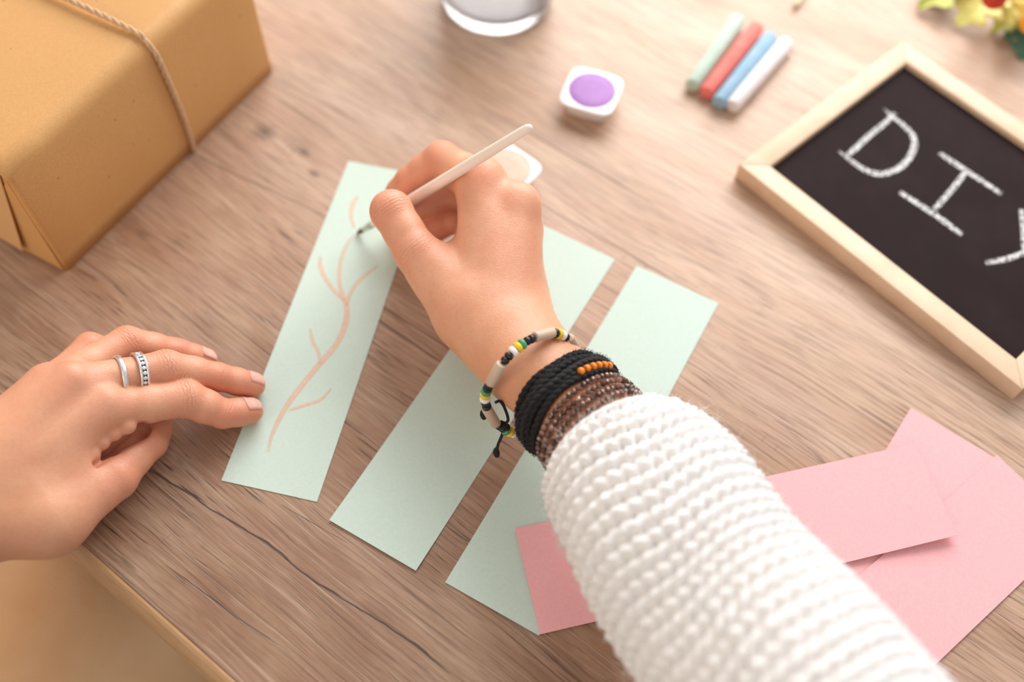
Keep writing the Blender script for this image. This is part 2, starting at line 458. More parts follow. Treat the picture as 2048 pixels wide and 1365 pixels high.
def dorsal(J, i):
    """dorsal direction of the segment ending at joint i, from the bend of the finger"""
    d1 = unit(J[i] - J[i - 1]); d0 = unit(J[i - 1] - J[i - 2])
    n = d0 - d1 * (d0 @ d1)
    return unit(n)
def nail(name, a, t, r, up, mat, parent, body, width=.86, length=10.5, back=3.0):
    """curved plate on the back of a fingertip; a->t is the last bone, up the dorsal direction"""
    d = unit(t - a); up = unit(up - d * (up @ d)); s = np.cross(d, up)
    nu, nv = 13, 11
    cen = t + d * (r * .80)
    v = []
    for k in range(2):
        for i in range(nu):
            for j in range(nv):
                u = i / (nu - 1); q = j / (nv - 1) * 2 - 1
                # rounded free edge and cuticle
                L = length
                edge = .10 * L * q * q
                x = -L * (1 - u) * (1 - .10 * (1 - q * q) * 0) + (-edge if u > .5 else edge * (1 - 2 * u)) * (abs(u - .5) * 2)
                ang = q * 1.02 * width
                o = cen + d * x
                dirn = up * math.cos(ang) + s * math.sin(ang)
                # find the skin under this spot
                base = o - up * r * .25
                p = base + dirn * r * 1.1
                v.append((p, dirn, u, q, k))
    pts = np.array([x[0] for x in v]); dr = np.array([x[1] for x in v])
    for it in range(6):
        dd = body(pts); pts = pts - dr * dd[:, None] * .8
    off = np.array([(.42 if x[4] == 0 else -.25) + (.10 if x[4] == 0 else 0) * x[2] - .35 * max(0, abs(x[3]) - .8) * 2 for x in v])
    pts = pts + dr * off[:, None]
    f = []
    N = nu * nv
    for i in range(nu - 1):
        for j in range(nv - 1):
            a0 = i * nv + j
            f.append((a0, a0 + 1, a0 + nv + 1, a0 + nv)); f.append((N + a0, N + a0 + nv, N + a0 + nv + 1, N + a0 + 1))
    for i in range(nu - 1):
        for j in (0, nv - 1):
            a0 = i * nv + j; q = (a0, a0 + nv, N + a0 + nv, N + a0); f.append(q if j == 0 else q[::-1])
    for j in range(nv - 1):
        for i in (0, nu - 1):
            a0 = i * nv + j; q = (a0 + 1, a0, N + a0, N + a0 + 1); f.append(q if i == 0 else q[::-1])
    return obj(name, pts, f, mat, parent)

# ------------------------------------------------------------------ structure
GR = math.radians(-34.9)
TX = V(math.cos(GR), math.sin(GR), 0); TY = V(-math.sin(GR), math.cos(GR), 0)
T0 = P(142, 1075, 0)
def tl(px, py):
    d = P(px, py) - T0; return float(d @ TX) / 1000, float(d @ TY) / 1000
CRACKS = []
for (a, b, c, d, amp, wd, ph) in ((290, 930, 905, 1345, .010, .00075, 1.3), (385, 305, 700, 462, .008, .00042, 4.1), (985, 222, 1310, 412, .006, .00042, 7.7),
                                  (1180, 1240, 1420, 1390, .004, .00055, 2.9), (1715, 812, 1800, 862, .002, .00060, 5.2), (560, 1010, 700, 1090, .004, .00030, 8.8),
                                  (1130, 655, 1180, 690, .002, .0003, 6.1), (60, 690, 230, 790, .006, .00028, 9.9), (1560, 470, 1760, 585, .004, .0003, 3.7), (1060, 395, 1345, 560, .003, .0004, 12.2), (330, 1130, 560, 1290, .006, .00035, 14.4), (40, 700, 330, 900, .006, .0003, 15.8)):
    CRACKS.append((*tl(a, b), *tl(c, d), amp, wd, ph))
KNOTS = [(*tl(523, 270), .0055), (*tl(603, 308), .0035), (*tl(625, 350), .003), (*tl(1580, 105), .003)]
fl_v = np.array([(-2500, -2500, -740), (2500, -2500, -740), (2500, 3500, -740), (-2500, 3500, -740)], float)
tf = NT('dark_floor_boards'); fv = tf.coord(scale=(1, 8, 1))
floor_mat = tf.done(tf.ramp(tf.noise(fv, 6, 4), [(.3, lin('4a4038')), (.7, lin('6a5d52'))]), .5)
o = obj('floor', *join((fl_v, [(0, 1, 2, 3)]), (fl_v - V(0, 0, 20), [(3, 2, 1, 0)])), floor_mat, smooth=False); tag(o, 'dark brown floor under the table', 'floor', kind='structure')

# ------------------------------------------------------------------ table
table = thing('table', 'grey brown oak work table with embossed grain', 'table', (T0[0], T0[1], -740))
table.rotation_euler = (0, 0, GR)
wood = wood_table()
def local_part(name, v, f, mat, parent, smooth=False, loc=(0, 0, 0)):
    m = mesh(name, v, f, smooth); m.materials.append(mat)
    o = bpy.data.objects.new(name, m); C.objects.link(o); o.parent = parent; o.location = Vector(loc) / 1000; return o
tv, tf_ = prism([(-800, 1.0), (800, 1.0), (800, 820), (-800, 820)], -26, 0, .8, 2)
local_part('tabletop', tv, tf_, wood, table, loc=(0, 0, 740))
edge_mat = NT('pale_edge_banding'); ev = edge_mat.coord(scale=(8, 60, 60))
edge_mat = edge_mat.done(edge_mat.ramp(edge_mat.noise(ev, 6, 3), [(.3, lin('bb8f62')), (.7, lin('cba177'))]), .5)
eprof = [(1.0, -.35), (-.3, -.45), (-1.8, -1.2), (-4.0, -3.6), (-5.6, -7.5), (-6.4, -13), (-6.4, -24), (-5.6, -26), (1.0, -26)]
tv = np.array([(x_, y_, z_) for x_ in (-800, 800) for y_, z_ in eprof]); ne = len(eprof)
tf_ = [(i, ne + i, ne + (i + 1) % ne, (i + 1) % ne) for i in range(ne)] + [tuple(range(ne)), tuple(range(2 * ne - 1, ne - 1, -1))]
local_part('edge_band', tv, tf_, edge_mat, table, loc=(0, 0, 740))
leg_mat = simple('dark_metal_legs', '3a3634', '454140', 20, .4, Metallic=.6)
for lx, ly in ((-740, 60), (740, 60), (-740, 760), (740, 760)):
    v, f = prism([(-22, -22), (22, -22), (22, 22), (-22, 22)], 0, 714, 3, 2)
    local_part('leg', v, f, leg_mat, table, loc=(lx, ly, 0))

# ------------------------------------------------------------------ paper strips
TH = .38
def strip(name, corners, z, mat, label, group, curl=None, thick=TH):
    """corners: TL, TR, BR, BL on the table; curl(u, v) lifts the sheet"""
    a, b, c, d = [V(p[0], p[1], 0) for p in corners]; nu, nv = 8, 33
    top = []; 
    for k in range(2):
        for i in range(nv):
            for j in range(nu):
                u, q = j / (nu - 1), i / (nv - 1)
                p = (a * (1 - u) + b * u) * (1 - q) + (d * (1 - u) + c * u) * q
                p = p + V(0, 0, z + (thick if k == 0 else 0) + (curl(u, q) if curl else 0)); top.append(p)
    N = nu * nv; f = []
    for i in range(nv - 1):
        for j in range(nu - 1):
            x = i * nu + j
            f.append((x, x + nu, x + nu + 1, x + 1)); f.append((N + x, N + x + 1, N + x + nu + 1, N + x + nu))
    ring = [j for j in range(nu)] + [i * nu + nu - 1 for i in range(1, nv)] + [(nv - 1) * nu + j for j in range(nu - 2, -1, -1)] + [i * nu for i in range(nv - 2, 0, -1)]
    for i in range(len(ring)):
        x, y = ring[i], ring[(i + 1) % len(ring)]; f.append((x, y, N + y, N + x))
    o = obj(name, top, f, mat, smooth=False); tag(o, label, 'paper', group); return o
def rect(corner, ang, wd, ln):
    """corner TL; ang = direction of the long side away from it; width to the left of that direction"""
    d = V(math.cos(ang), math.sin(ang)); n = V(-d[1], d[0])
    c = np.asarray(corner)[:2]
    return [c, c + n * wd, c + n * wd + d * ln, c + d * ln]
mint = paper('mint_card', 'c8dacf', 'cfdfd5')
pinkm = paper('pink_card', 'f5b3b6', 'f8bbbe')
def fit_rect(tlp, trp, brp, blp):
    q = [P(*p)[:2] for p in (tlp, trp, brp, blp)]; c = sum(q) / 4
    d = unit((q[3] - q[0]) + (q[2] - q[1])); n = V(-d[1], d[0])
    L = ((q[3] - q[0]) @ d + (q[2] - q[1]) @ d) / 2; w_ = ((q[1] - q[0]) @ n + (q[2] - q[3]) @ n) / 2
    return [c - d * L / 2 - n * w_ / 2, c - d * L / 2 + n * w_ / 2, c + d * L / 2 + n * w_ / 2, c + d * L / 2 - n * w_ / 2]
g_m = 'mint paper strips laid side by side'
a0, a1 = P(697, 323)[:2], P(443, 962)[:2]
dd = unit(a1 - a0); LL = np.linalg.norm(a1 - a0)
S1 = [a0, a0 + V(-dd[1], dd[0]) * 49.5, a1 + V(-dd[1], dd[0]) * 49.5, a1]
s1 = strip('paper_strip', S1, .05, mint, 'mint green paper strip painted with a peach branch', g_m)
s2 = strip('paper_strip', fit_rect((1077, 447), (1230, 520), (832, 1143), (659, 1043)), .05, mint, 'blank mint paper strip in the middle under the wrist', g_m, lambda u, q: 1.3 * max(0, q - .8) * 5 * (q - .8) * 5 * .6)
s3 = strip('paper_strip', fit_rect((1273, 532), (1437, 608), (1078, 1271), (890, 1168)), .05, mint, 'blank mint paper strip under the sweater sleeve and pink strip', g_m, lambda u, q: .5 * max(0, q - .85) * 5)
g_p = 'pink paper strips under the sleeve'
pA = rect((7 + 0, 166 + 0), 0, 1, 1)
q0, q1, q2, q3 = P(1030, 1058, .8)[:2], P(1080, 1270, .8)[:2], P(1912, 1073, 4)[:2], P(1828, 890, 4)[:2]
B_c = V(212, 244); aB = math.radians(-123.7)
strip('paper_strip', rect(B_c, aB, 50, 212), .05, pinkm, 'lowest pink paper strip with its corner pointing at the chalkboard', g_p)
C_c = V(252, 219); aC = math.radians(-139.6)
strip('paper_strip', rect(C_c, aC, 50, 212), .50, pinkm, 'pink paper strip cut off by the right edge of the picture', g_p, lambda u, q: .55 * (1 - u) ** 2)
strip('paper_strip', [q0, q3, q2, q1], .95, pinkm, 'long pink paper strip on top, crossing under the sleeve', g_p,
      None)
# the top strip lies over the others and its right end lifts a little
o = bpy.data.objects[-1] if False else [x for x in bpy.data.objects if x.get('label', '').startswith('long pink')][0]
ax = unit(np.r_[(q3 - q0), 0]); o0 = V(*(np.array(o.location) * 1000))
co = np.empty(len(o.data.vertices) * 3); o.data.vertices.foreach_get('co', co); co = co.reshape(-1, 3) * 1000
al = (co + V(o0[0], o0[1], 0) - V(q0[0], q0[1], 0)) @ ax
co[:, 2] += 4.2 * np.clip((al - 112) / 100, 0, 1) ** 1.25
o.data.vertices.foreach_set('co', (co / 1000).ravel()); o.data.update()

# painted branch: raised ribbons of paint on the first strip
def ribbon(pts, wid, z, n=6, closed=False):
    """flat stroke; pts px list, wid mm list; returns verts, faces, edge weights"""
    path = spline([P(x, y, z) for x, y in pts], n); N = len(path); wid = [q * 1.12 for q in wid]
    wd = np.interp(np.linspace(0, 1, N), np.linspace(0, 1, len(wid)), wid)
    v = []; f = []; e = []; K = 5
    for i in range(N):
        t_ = unit(path[min(i + 1, N - 1)] - path[max(i - 1, 0)]); s_ = V(-t_[1], t_[0], 0)
        for k in range(K):
            q = k / (K - 1) * 2 - 1
            v.append(path[i] + s_ * wd[i] * .5 * q + V(0, 0, .03 * (1 - q * q)))
            e.append((1 - abs(q) ** 1.5) * min(1, 4 * min(i, N - 1 - i) / N + .15))
    for i in range(N - 1):
        for k in range(K - 1):
            x = i * K + k; f.append((x, x + 1, x + K + 1, x + K))
    return np.array(v), f, e
paint = chalk_line('peach_paint', 'ecc8b2', .05, .42, 420, .80)
zp = .05 + TH + .03
branches = [([(536, 905), (545, 868), (572, 815), (605, 770), (640, 728), (672, 690), (690, 650), (693, 615), (680, 575), (680, 530), (694, 488), (712, 468)], [2.0, 2.6, 3.2, 3.3, 3.4, 3.4, 3.4, 3.0, 2.2, 2.0, 2.0, 1.8]),
            ([(690, 603), (668, 582), (650, 556), (640, 532), (641, 512)], [2.2, 2.3, 2.4, 2.6, 2.0]),
            ([(694, 612), (700, 588), (722, 558), (757, 531)], [2.2, 2.2, 2.0, 1.4]),
            ([(640, 730), (637, 705), (626, 685), (620, 655)], [1.7, 1.7, 2.0, 1.2]),
            ([(577, 822), (605, 812), (640, 800), (664, 776)], [1.6, 2.0, 2.0, 1.0]),
            ([(709, 458), (702, 430), (706, 408), (716, 392)], [1.4, 2.0, 2.4, 1.5])]
for k, (pts, wd) in enumerate(branches):
    v, f, e = ribbon(pts, wd, zp + .012 * k)
    o = obj('painted_branch', v, f, paint, s1); attr(o, 'edge', e)
    o['label'] = 'peach painted stroke'

# ------------------------------------------------------------------ kraft parcel
kp = kraft('kraft_paper', 'c8955a', 'd4a268')
kp_lit = kraft('kraft_paper_lit', 'cf9f6a', 'daac78')  # same kraft paper, lightened for the light the end flap catches
A = P(135, 545); Bq = P(549, 140); ex = unit(Bq - A); ey = V(-ex[1], ex[0], 0)
LX = np.linalg.norm(Bq - A); LY = 175.; HZ = 88.
parcel = thing('parcel', 'box wrapped in golden brown kraft paper and tied with twine', 'parcel', (A + ex * LX / 2 + ey * LY / 2))
bm = bmesh.new(); bmesh.ops.create_cube(bm, size=1)
for q in bm.verts: q.co = Vector(((q.co.x) * LX, (q.co.y) * LY, (q.co.z + .5) * HZ))
topE = [e for e in bm.edges if all(q.co.z > HZ * .9 for q in e.verts)]
bmesh.ops.bevel(bm, geom=topE, offset=9, segments=6, affect='EDGES', profile=.5)
vert_e = [e for e in bm.edges if abs((e.verts[0].co - e.verts[1].co).z) > HZ * .5]
bmesh.ops.bevel(bm, geom=vert_e, offset=3.0, segments=3, affect='EDGES', profile=.5)
bmesh.ops.subdivide_edges(bm, edges=[e for e in bm.edges if e.calc_length() > 30], cuts=7, use_grid_fill=True)
for q in bm.verts:                                        # the paper is never quite flat
    k = math.sin(q.co.x * .045 + 1) * math.sin(q.co.y * .05) * .8 + math.sin(q.co.x * .02 + q.co.z * .06) * .7
    n_ = Vector((q.co.x / LX, q.co.y / LY, 0)) 
    q.co.z += k * .9 * (q.co.z / HZ); q.co += n_ * k * .8 * (1 if q.co.z > 2 else 0)
bmesh.ops.triangulate(bm, faces=[f_ for f_ in bm.faces if len(f_.verts) > 4])
pv, pf = bm_data(bm)
def pw(v): v = np.atleast_2d(np.asarray(v, float)); return (A + ex * LX / 2 + ey * LY / 2) + v[:, :1] * ex + v[:, 1:2] * ey + v[:, 2:3] * V(0, 0, 1)
obj('wrapping', pw(pv), pf, kp, parcel)
# folded end flaps on the near end (local -x)
def plate(poly3, nrm, th):
    a = np.array(poly3, float); b = a + unit(nrm) * th; n = len(a)
    return np.vstack([a, b]), [tuple(range(n - 1, -1, -1)), tuple(range(n, 2 * n))] + [(i, (i + 1) % n, n + (i + 1) % n, n + i) for i in range(n)]
X0 = -LX / 2 - .9; Y0 = -LY / 2
v, f = plate([(X0 + .3, Y0 + 5, HZ - 8), (X0 + .3, LY / 2 - 5, HZ - 8), (X0 - 3, LY / 2 - 36, 6), (X0 - 3, Y0 + 26, 6)], (-1, 0, 0), .7)
obj('end_flap', pw(v), f, kp_lit, parcel, smooth=False)
v, f = plate([(X0 + .9, Y0 + 2.5, HZ - 10), (X0 - .3, Y0 + 40, 26), (X0 - .6, Y0 + 34, 1), (X0 + .9, Y0 + 2.5, 1)], (-1, 0, 0), .5)
obj('end_flap', pw(v), f, kp, parcel, smooth=False)
v, f = plate([(X0 + .9, LY / 2 - 2.5, HZ - 10), (X0 + .9, LY / 2 - 2.5, 1), (X0 - .6, LY / 2 - 34, 1), (X0 - .3, LY / 2 - 40, 26)], (-1, 0, 0), .5)
obj('end_flap', pw(v), f, kp, parcel, smooth=False)
twm = simple('jute_twine', 'c29a72', 'd8b692', 900, .9, .6, 1500)
xt = float((P(388, 302) - A) @ ex) - LX / 2
loop = [(xt, Y0 - 1.6, .8), (xt + .5, Y0 - 2.0, 30), (xt - .5, Y0 - 2.0, 60), (xt - 1.5, Y0 - 1.2, HZ - 8), (xt - 2, Y0 + 3.2, HZ - 1), (xt - 2, Y0 + 10, HZ + 2.2), (xt - 3, -30, HZ + 2.4), (xt - 5, 30, HZ + 2.4),
        (xt - 6, LY / 2 - 8, HZ + 2.0), (xt - 6, LY / 2 + .5, HZ - 4), (xt - 5, LY / 2 + 2, 50), (xt - 4, LY / 2 + 1.6, .8)]
path = spline(loop, 14); rs, Lr = resample(path, 1.2); rs = pw(rs)
strands = []
for k in range(3):
    pp = []
    for i in range(len(rs)):
        t_ = unit(rs[min(i + 1, len(rs) - 1)] - rs[max(i - 1, 0)]); u_ = unit(np.cross(t_, V(.3, .5, .8))); w_ = np.cross(t_, u_)
        a = i * .42 + k * 2.094; pp.append(rs[i] + (u_ * math.cos(a) + w_ * math.sin(a)) * .85)
    strands.append(tube(pp, .92, 7))
tw = obj('twine', *join(*strands), twm, parcel)
fz = []
for k in range(90):
    i = rnd.randrange(len(rs) - 2); b0 = rs[i]; d_ = V(rnd.gauss(0, 1), rnd.gauss(0, 1), rnd.gauss(.6, 1)); d_ = unit(d_); e_ = V(rnd.gauss(0, 1), rnd.gauss(0, 1), rnd.gauss(0, 1)) * 1.2
    fz.append(tube([b0, b0 + d_ * 2, b0 + d_ * 3.2 + e_], [.1, .08, .04], 4))
o = obj('twine_fibre', *join(*fz), twm, tw); o['kind'] = 'stuff'

# ------------------------------------------------------------------ drinking glass
gc = (P(885, 3) + P(1100, 3)) / 2; gc[2] = 0; gc = gc + V(0, 2, 0)
gl = thing('drinking_glass', 'clear round drinking glass with water at the top of the picture', 'glass', gc)
gmat = glass('clear_glass', (.93, .93, .935, 1), 1.28, .12)
R0 = 36.5
prof = [(.01, 3.0), (R0 * .55, 2.4), (R0 * .80, .6), (R0 * .90, .2), (R0 * .985, 2.0), (R0 + 1.0, 6), (R0 + 2.0, 30), (R0 + 5.0, 104), (R0 + 4.4, 105.2), (R0 + 3.2, 104), (R0 + .2, 30), (R0 - 1.4, 12), (R0 * .88, 9.2), (R0 * .6, 8.4), (.01, 8.2)]
v, f = lathe(prof, 72); obj('tumbler', v + gc, f[:-2], gmat, gl)
wm = NT('cloudy_water'); wm = wm.done(wm.ramp(wm.noise(wm.coord(), 30, 2), [(.3, lin('dcdada')), (.7, lin('e4e2e2'))]), .30, Transmission_Weight=.70, IOR=1.25)
v, f = lathe([(.01, 8.0), (R0 * .6, 8.2), (R0 * .885, 9.0), (R0 - 1.15, 12), (R0 + .45, 30), (R0 + 1.75, 60), (.01, 60)], 72); obj('water', v + gc, f[:-2], wm, gl)

# ------------------------------------------------------------------ paint pans
white_pl = simple('white_plastic', 'f3f1f2', 'f8f7f8', 30, .35, Subsurface_Weight=.1, Subsurface_Radius=(1, 1, 1), Subsurface_Scale=.002)
def rrect(hx, r, n=6):
    out = []
    for cx, cy, a0 in ((hx - r, hx - r, 0), (-hx + r, hx - r, 90), (-hx + r, -hx + r, 180), (hx - r, -hx + r, 270)):
        for i in range(n + 1):
            a = math.radians(a0 + 90 * i / n); out.append((cx + r * math.cos(a), cy + r * math.sin(a)))
    return out
def paint_pan(label, c, ang, pcol, pname):
    t = thing('paint_pan', label, 'paint pan', c, 'square watercolour pans')
    ca, sa = math.cos(ang), math.sin(ang)
    place = lambda q: np.stack([q[:, 0] * ca - q[:, 1] * sa, q[:, 0] * sa + q[:, 1] * ca, q[:, 2]], 1) + V(c[0], c[1], 0)
    NA = 40
    def rr(h, r, z):
        out = []
        for i in range(NA):
            a = 2 * math.pi * i / NA; c_, s_ = abs(math.cos(a)), abs(math.sin(a)); k = h / (c_ ** 5.5 + s_ ** 5.5) ** (1 / 5.5); out.append((k * math.cos(a), k * math.sin(a), z))
        return out
    def circ(r, z): return [(r * math.cos(2 * math.pi * i / NA), r * math.sin(2 * math.pi * i / NA), z) for i in range(NA)]
    n = NA
    rings = [rr(12.6, 4.5, .0), rr(13.2, 5, .6), rr(14.6, 5.5, 9.6), rr(15.0, 5.5, 10.6), rr(17.0, 5.2, 10.7), rr(17.4, 5.2, 11.2), rr(17.2, 5.2, 11.9), rr(16.4, 5.0, 12.1), circ(15.2, 12.2), circ(14.9, 12.1), circ(14.7, 11.8), circ(14.4, 9.0)]
    v = np.array([p for r in rings for p in r]); f = []
    for i in range(len(rings) - 1):
        for j in range(n):
            j2 = (j + 1) % n; f.append((i * n + j, i * n + j2, (i + 1) * n + j2, (i + 1) * n + j))
    f.append(tuple(range(n - 1, -1, -1)))
    obj('cup', place(v), f, white_pl, t)
    v, f = lathe([(14.5, 9.2), (14.72, 11.7), (14.4, 11.95), (8, 12.0), (.01, 11.95)], 40)
    obj('paint_cake', place(v), f[:-1], simple(pname, *pcol, 250, .6, .15, 600), t)
c1 = (P(1150, 140, 11.5) + P(1218, 226, 11.5)) / 2
paint_pan('square white pan of violet paint near the chalks', (c1[0], c1[1], 0), math.radians(-17), ('9f6db2', 'a878ba'), 'violet_paint')
c2 = P(1010, 340, 11.5)
paint_pan('square white pan of pale peach paint behind the painting hand', (c2[0], c2[1], 0), math.radians(-38), ('e8b8a2', 'edc4b0'), 'pale_peach_paint')

# ------------------------------------------------------------------ chalk sticks
g_c = 'coloured chalk sticks in a row'
def chalk(a, b, cols, nm, label):
    a = P(*a, 5.2); b = P(*b, 5.2); L = np.linalg.norm(b - a)
    v, f = lathe([(.01, 0), (3.9, 0), (4.7, .25), (5.0, .9), (5.2, L * .5), (5.35, L - 1.1), (5.0, L - .3), (4.0, L), (.01, L)], 28)
    v += nrng.normal(0, .035, v.shape); Rm = np.array(frame_rot(b - a))
    z0 = 5.2
    o = obj('chalk_stick', v @ Rm.T + a, f[:-2], simple(nm, *cols, 120, .92, .5, 700, .0004)); tag(o, label, 'chalk', g_c)
chalk((1384, 172), (1477, 40), ('b4c9ba', 'c4d6c8'), 'chalk_green', 'pale green chalk stick, leftmost of the four')
chalk((1412, 187), (1513, 56), ('ea776d', 'f0877d'), 'chalk_coral', 'coral red chalk stick between the green and blue ones')
chalk((1437, 207), (1541, 76), ('8caec6', '9dbbd0'), 'chalk_blue', 'light blue chalk stick between the coral and white ones')
chalk((1464, 214), (1573, 87), ('dfd9d9', 'eae6e6'), 'chalk_white', 'white chalk stick, nearest to the chalkboard')

# pale stick at the top edge
v, f = tube([P(1590, 14, 2.5), P(1595, 6, 2.6), P(1640, -70, 3), P(1700, -172, 3)], [1.0, 2.4, 2.6, 2.6], 16)
o = obj('wooden_stick', v, f, simple('pale_stick_wood', 'e3cfae', 'ecdcc0', 60, .5)); tag(o, 'tip of a pale wooden stick at the top edge beyond the chalks', 'stick')

# ------------------------------------------------------------------ chalkboard
hb = 13.0
bl_, bt_, bb_ = P(1478, 328, hb), P(1808, 85, hb), P(2046, 780, hb)
ux = unit(bb_ - bl_); uy = V(-ux[1], ux[0], 0); BW = float((bb_ - bl_) @ ux); BH = float((bt_ - bl_) @ uy)
board = thing('chalkboard', 'small chalkboard in a pale pine frame with white chalk letters', 'chalkboard', V(bl_[0], bl_[1], 0) + ux * BW / 2 + uy * BH / 2)
def bw(v): v = np.atleast_2d(np.asarray(v, float)); return V(bl_[0], bl_[1], 0) + v[:, :1] * ux + v[:, 1:2] * uy + v[:, 2:3] * V(0, 0, 1)
tp = NT('pale_pine'); pvx = tp.coord(scale=(1, 1, 1))
pine = tp.done(tp.ramp(tp.noise(tp.coord(scale=(9, 9, 9)), 6, 4), [(.3, lin('d8b696')), (.7, lin('e3c7ab'))]), .5, tp.bump(tp.noise(pvx, 500, 2), .1, .0003))
FWd = 13.0
for poly in ([(0, 0), (BW, 0), (BW - FWd, FWd), (FWd, FWd)], [(BW, 0), (BW, BH), (BW - FWd, BH - FWd), (BW - FWd, FWd)], [(BW, BH), (0, BH), (FWd, BH - FWd), (BW - FWd, BH - FWd)], [(0, BH), (0, 0), (FWd, FWd), (FWd, BH - FWd)]):
    v, f = prism(poly, .3, hb, .55, 2); obj('frame_rail', bw(v), f, pine, board)
slate = NT('slate_black'); svx = slate.coord()
slate = slate.done(slate.mix(slate.math('MULTIPLY', slate.ramp(slate.noise(svx, 25, 5, .65), [(.45, (0, 0, 0)), (.8, (1, 1, 1))]), .25), lin('271b1c'), lin('3f3334')), .8, slate.bump(slate.noise(svx, 900, 2), .08, .0003), Specular_IOR_Level=.12)
v, f = prism([(FWd - 2, FWd - 2), (BW - FWd + 2, FWd - 2), (BW - FWd + 2, BH - FWd + 2), (FWd - 2, BH - FWd + 2)], 4, 9.0)
obj('slate_panel', bw(v), f, slate, board, smooth=False)
chk = chalk_line('chalk_writing', 'e0dedf', .40, .54, 620)
zc = 9.05
def letter(name, strokes):
    pr = []; ed = []
    for i, (pts, wd) in enumerate(strokes):
        v, f, e = ribbon(pts, wd, zc + .03 * i); pr.append((v, f)); ed += e
    o = obj('chalk_letter', *join(*pr), chk, board); attr(o, 'edge', np.array(ed) ** .5); o['label'] = name
letter('chalk letter D', [([(1790, 226), (1770, 246), (1740, 270), (1712, 296), (1692, 313)], [3.4, 3.6, 3.8, 4.0, 3.0]),
                          ([(1768, 217), (1784, 233), (1812, 255), (1829, 280), (1822, 310), (1800, 335), (1765, 348), (1735, 342), (1704, 323), (1676, 301)], [1.0, 3.0, 3.8, 4.2, 4.2, 4.4, 4.4, 4.2, 3.4, 1.0])])
letter('chalk letter I', [([(1879, 306), (1910, 327), (1950, 353), (2003, 388)], [3.6, 4.0, 3.8, 3.6]), ([(1932, 343), (1905, 378), (1868, 420)], [3.4, 3.6, 3.6]),
                          ([(1799, 384), (1835, 407), (1880, 437), (1924, 470)], [3.6, 4.0, 4.2, 3.8])])
letter('chalk letter Y', [([(2043, 418), (2047, 460), (2049, 503)], [3.2, 3.6, 3.8]), ([(1970, 526), (2010, 519), (2048, 506), (2090, 497), (2140, 500)], [3.4, 3.8, 3.8, 3.8, 3.2]), ])

# ------------------------------------------------------------------ autumn foliage
foliage = thing('artificial_foliage', 'bunch of yellow and green autumn leaves with berries in the top corner', 'foliage', P(2010, 20, 0))
def leaf(name, base, tip, half, lobes, z0, z1, mat, seedv, droop=3.0):
    """lobed leaf from base px to tip px"""
    a = P(*base, z0); b = P(*tip, z1); d = unit(b - a); L = np.linalg.norm(b - a); s_ = unit(np.cross(V(0, 0, 1), d)); n_ = np.cross(d, s_)
    r = random.Random(seedv); n = 48; ring = []
    for i in range(n):
        t = i / (n - 1)
        wd = math.sin(math.pi * t ** .85) ** .8 * half * (1 + .30 * math.cos(t * lobes * 2 * math.pi)) + .1
        ring.append((t, wd))
    v = []; f = []; K = 9
    for t, wd in ring:
        for k in range(K):
            q = k / (K - 1) * 2 - 1
            fold = abs(q) * wd * .22; wave = math.sin(t * 9 + q * 3 + seedv) * 1.4
            v.append(a + d * (L * t + abs(q) * wd * .35 * (1 - t)) + s_ * wd * q + n_ * (fold + wave * abs(q) - droop * t * t))
    for i in range(n - 1):
        for k in range(K - 1):
            x = i * K + k; f.append((x, x + 1, x + K + 1, x + K))
    o = obj(name, v, f, mat, foliage)
    md = o.modifiers.new('thickness', 'SOLIDIFY'); md.thickness = .0005
    rib, rf = tube([a + d * (L * t) + n_ * (.5 - droop * t * t + math.sin(t * 9 + seedv) * 0) for t in np.linspace(0, .95, 12)], [.9 * (1 - .7 * t) for t in np.linspace(0, 1, 12)], 6)
    obj('leaf_vein', rib, rf, mat, o)
    return o
yl = simple('leaf_yellow', 'd8cf62', 'e6e08c', 40, .45, .3, 150, Subsurface_Weight=.1, Subsurface_Scale=.002)
gld = simple('leaf_gold', 'c9a52e', 'd9b94a', 40, .45, .3, 150)
grn = simple('leaf_green', '33553f', '4f7a5e', 40, .45, .3, 150)
ygr = simple('leaf_lime', 'a9ad4a', 'c5c65e', 40, .45, .3, 150)
redm = simple('berry_red', 'b02012', 'cc3a1e', 60, .3); orm = simple('berry_orange', 'ef9a20', 'f6ae3a', 60, .35)
leaf('leaf', (2030, -40), (1912, 46), 16, 4, 26, 6, yl, 1)
leaf('leaf', (2080, -10), (1985, 38), 15, 4, 24, 10, yl, 2)
leaf('leaf', (1960, -60), (1836, 14), 14, 3, 22, 5, ygr, 3)
leaf('leaf', (2110, -30), (2050, 58), 17, 3, 30, 20, gld, 4)
leaf('leaf', (2060, 20), (1985, 56), 11, 3, 14, 4, ygr, 5)
leaf('leaf', (2070, 30), (2012, 72), 11, 3, 12, 3, grn, 6)
leaf('leaf', (2075, 50), (2043, 118), 11, 3, 12, 2, grn, 7)
leaf('leaf', (1930, -60), (1850, -4), 11, 3, 14, 4, grn, 8)
for (x, y, z, r, m) in ((1990, -6, 34, 8, redm), (2062, 46, 26, 7, orm), (2030, -30, 38, 8, redm)):
    v, f = lathe([(.01, -r), (r * .5, -r * .87), (r * .87, -r * .5), (r, 0), (r * .9, r * .45), (r * .5, r * .85), (r * .15, r * .92), (.01, r * .8)], 24)
    obj('berry', v + P(x, y, z), f[:-2], m, foliage)
for (a_, b_) in (((2030, -40, 26), (2120, -60, 10)), ((2080, -10, 24), (2130, -50, 8)), ((2075, 45, 12), (2140, 0, 5))):
    obj('stem', *tube(spline([P(*a_), (P(*a_) + P(*b_)) / 2 + V(0, 0, 3), P(*b_)], 6), 1.1, 8), grn, foliage)
